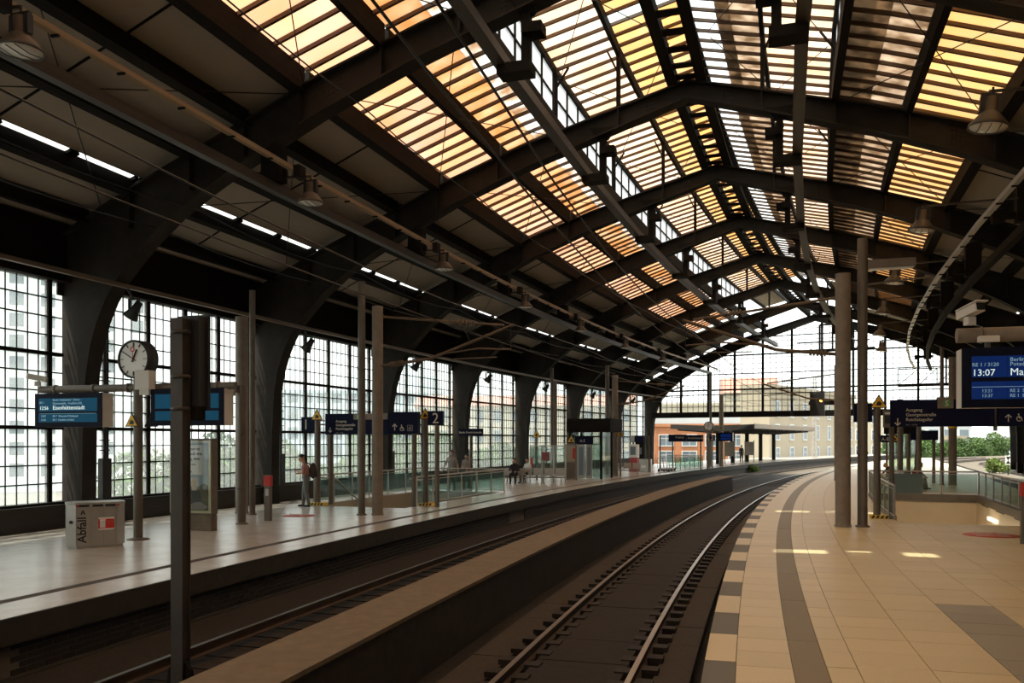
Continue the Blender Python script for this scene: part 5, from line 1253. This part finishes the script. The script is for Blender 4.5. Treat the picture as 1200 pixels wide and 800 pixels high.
for q, sq in enumerate((84, 91)):
    t = thing('notice_board', 'pale upright notice board under the far canopy', 'notice board', sq, -10.9, 0, 0, 'notice boards under the far canopy'); MB().box(-.45, .45, -.06, .06, .7, 2.1).build('panel', 'mast_grey', t); MB().box(-.5, -.43, -.06, .06, 0, 2.25).build('post', 'column', t); MB().box(.43, .5, -.06, .06, 0, 2.25).build('post', 'column', t)
# outside masts
def lattice_mast(label, s_, u_, h):
    t = thing('lattice_mast', label, 'mast', s_, u_, -.8)
    mb = MB()
    for x in (-.25, .25):
        for y in (-.25, .25): mb.bar((x, y, 0), (x * .6, y * .6, h), .07, .07)
    mb.build('leg', 'galv', t); mb = MB(); n = int(h / .6)
    for i in range(n):
        a = 1 - .4 * i / n; b = 1 - .4 * (i + 1) / n
        for y in (-.25, .25): mb.bar((-.25 * a, y * a, h * i / n), (.25 * b, y * b, h * (i + 1) / n), .035, .035); mb.bar((.25 * a, y * a, h * i / n), (-.25 * b, y * b, h * (i + 1) / n), .035, .035)
    mb.build('lattice', 'galv', t); MB().tube([(0, 0, 6.0), (2.2, 0, 6.3)], .05).build('arm', 'galv', t); return t
lattice_mast('grey lattice catenary mast outside beyond the far canopy', 112, -9.5, 11)
lattice_mast('grey lattice catenary mast outside beside the outer track', 120, 14.5, 9)
t = thing('buffer_signal', 'small white and black shunting signal beside the outer track', 'signal', 88, 12.6, -.8); MB().box(-.22, .22, -.05, .05, .9, 1.7).build('board', 'white', t); MB().cyl((0, 0, 0), (0, 0, 1.0), .05).build('pole', 'black', t)
MB().prism_xz([(-.18, 1.0), (.18, 1.0), (0, 1.3)], -.07, -.05).build('symbol', 'black', t); MB().prism_xz([(-.18, 1.62), (0, 1.3), (.18, 1.62)], -.07, -.05).build('symbol', 'black', t)
wl = thing('parapet_wall', 'low dark wall along the outer track under the rib feet', 'wall', M=Matrix()); mb = MB(); mb.sweep([(RW + 3.2, -.8), (15.4, -.8), (15.4, .45), (RW + 3.2, .30)], 50, 76, 8); mb.build('wall_body', 'concrete_dark', wl)
t = thing('track_fence', 'thin metal fence beyond the outer track', 'fence', M=Matrix())
MB().tube([P(q, 22, .3) for q in range(80, 200, 8)], .03, 5).build('rail', 'galv', t)
mb = MB()
for q in range(80, 200, 2): mb.bar(P(q, 22, -.8), P(q, 22, .3), .05, .05)
o_ = mb.build('post', 'galv', t)

# trees
def crown_mesh(name, n, rx, rz, leaf, m_, seed, clumps=9):
    rng = random.Random(seed); mb = MB()
    cs = [(Vector((rng.uniform(-1, 1) * rx * .6, rng.uniform(-1, 1) * rx * .6, rng.uniform(-.55, .7) * rz)), rng.uniform(.4, .62)) for _ in range(clumps)]
    vs_, fs_ = [], []
    for i in range(n):
        c_, r = cs[i % clumps]
        d = Vector((rng.gauss(0, 1), rng.gauss(0, 1), rng.gauss(0, 1))).normalized() * r * (rng.random() ** .25)
        p = c_ + Vector((d.x * rx, d.y * rx, d.z * rz))
        a = Vector((rng.gauss(0, 1), rng.gauss(0, 1), rng.gauss(0, 1))).normalized(); b = a.cross(Vector((rng.gauss(0, 1), rng.gauss(0, 1), rng.gauss(0, 1)))).normalized()
        l = leaf * rng.uniform(.6, 1.3); k = len(vs_)
        vs_ += [p - a * l, p + b * l * .5, p + a * l, p - b * l * .5]; fs_.append((k, k + 1, k + 2, k + 3))
    mb.add(vs_, fs_); return mb.mesh(name, m_)
CR = [crown_mesh('foliage', 7000, 3.2, 2.6, .19, 'leaf', 11 + i) for i in range(3)]
def tree(label, group, x, y, ztop, sc_, i):
    t = thing('tree', label, 'tree', group=group, M=Matrix.Translation((x, y, -6)) @ Matrix.Rotation(i * 1.3, 4, 'Z'))
    zc = ztop + 6 - 2.9 * sc_
    obj('foliage', CR[i % 3], t, None, Matrix.Translation((0, 0, zc)) @ Matrix.Diagonal((sc_, sc_, sc_, 1)))
    mb = MB(); mb.tube([(0, 0, 0), (.1, 0, zc * .6), (0, .1, zc)], .16, 8)
    for q in range(4): a = q * 1.6; mb.cyl((0, 0, zc * .75), (math.cos(a) * 1.4 * sc_, math.sin(a) * 1.4 * sc_, zc + .6), .07, .03, 6)
    mb.build('trunk', 'bark', t)
rng = random.Random(5)
i = 0
for s_ in range(20, 84, 7):
    p = P(s_, -27 - rng.uniform(0, 8)); tree('leafy green street tree outside the tall windows', 'street trees outside the tall windows', p.x, p.y, rng.uniform(1.4, 2.9), rng.uniform(.9, 1.2), i); i += 1
for s_ in range(64, 96, 11):
    p = P(s_, -44 - rng.uniform(0, 6)); tree('taller tree in the second row outside the tall windows', 'second row of street trees', p.x, p.y, rng.uniform(2.6, 4.0), 1.3, i); i += 1
for q in range(6):
    p_ = P(166 + q * 8.5, -15.5 - rng.uniform(0, 2)); tree('bushy green tree beyond the outer tracks', 'trees beyond the outer tracks', p_.x, p_.y, rng.uniform(3.2, 4.6), 1.15, i); i += 1
BU = crown_mesh('foliage', 900, 1.1, .9, .16, 'leaf_bright', 77, 5)
def shrub(label, s_, u_, sc_, z=-.8):
    t = thing('shrub', label, 'shrub', s_, u_, z); obj('foliage', BU, t, None, Matrix.Translation((0, 0, .8 * sc_)) @ Matrix.Diagonal((sc_, sc_, sc_, 1)))
    mb = MB()
    for q in range(4): mb.tube([(0, 0, 0), (math.cos(q * 1.5) * .25 * sc_, math.sin(q * 1.5) * .25 * sc_, .9 * sc_)], .02, 5)
    mb.build('stem', 'bark', t)
shrub('bright green shrub growing beside the outer track', 92, 11.9, 1.0); shrub('low weed growing at the brick-faced platform edge outside', 82, -8.0, .55)
shrub('tall yellow green shrub beside the outer track', 113, 18.4, 2.0)
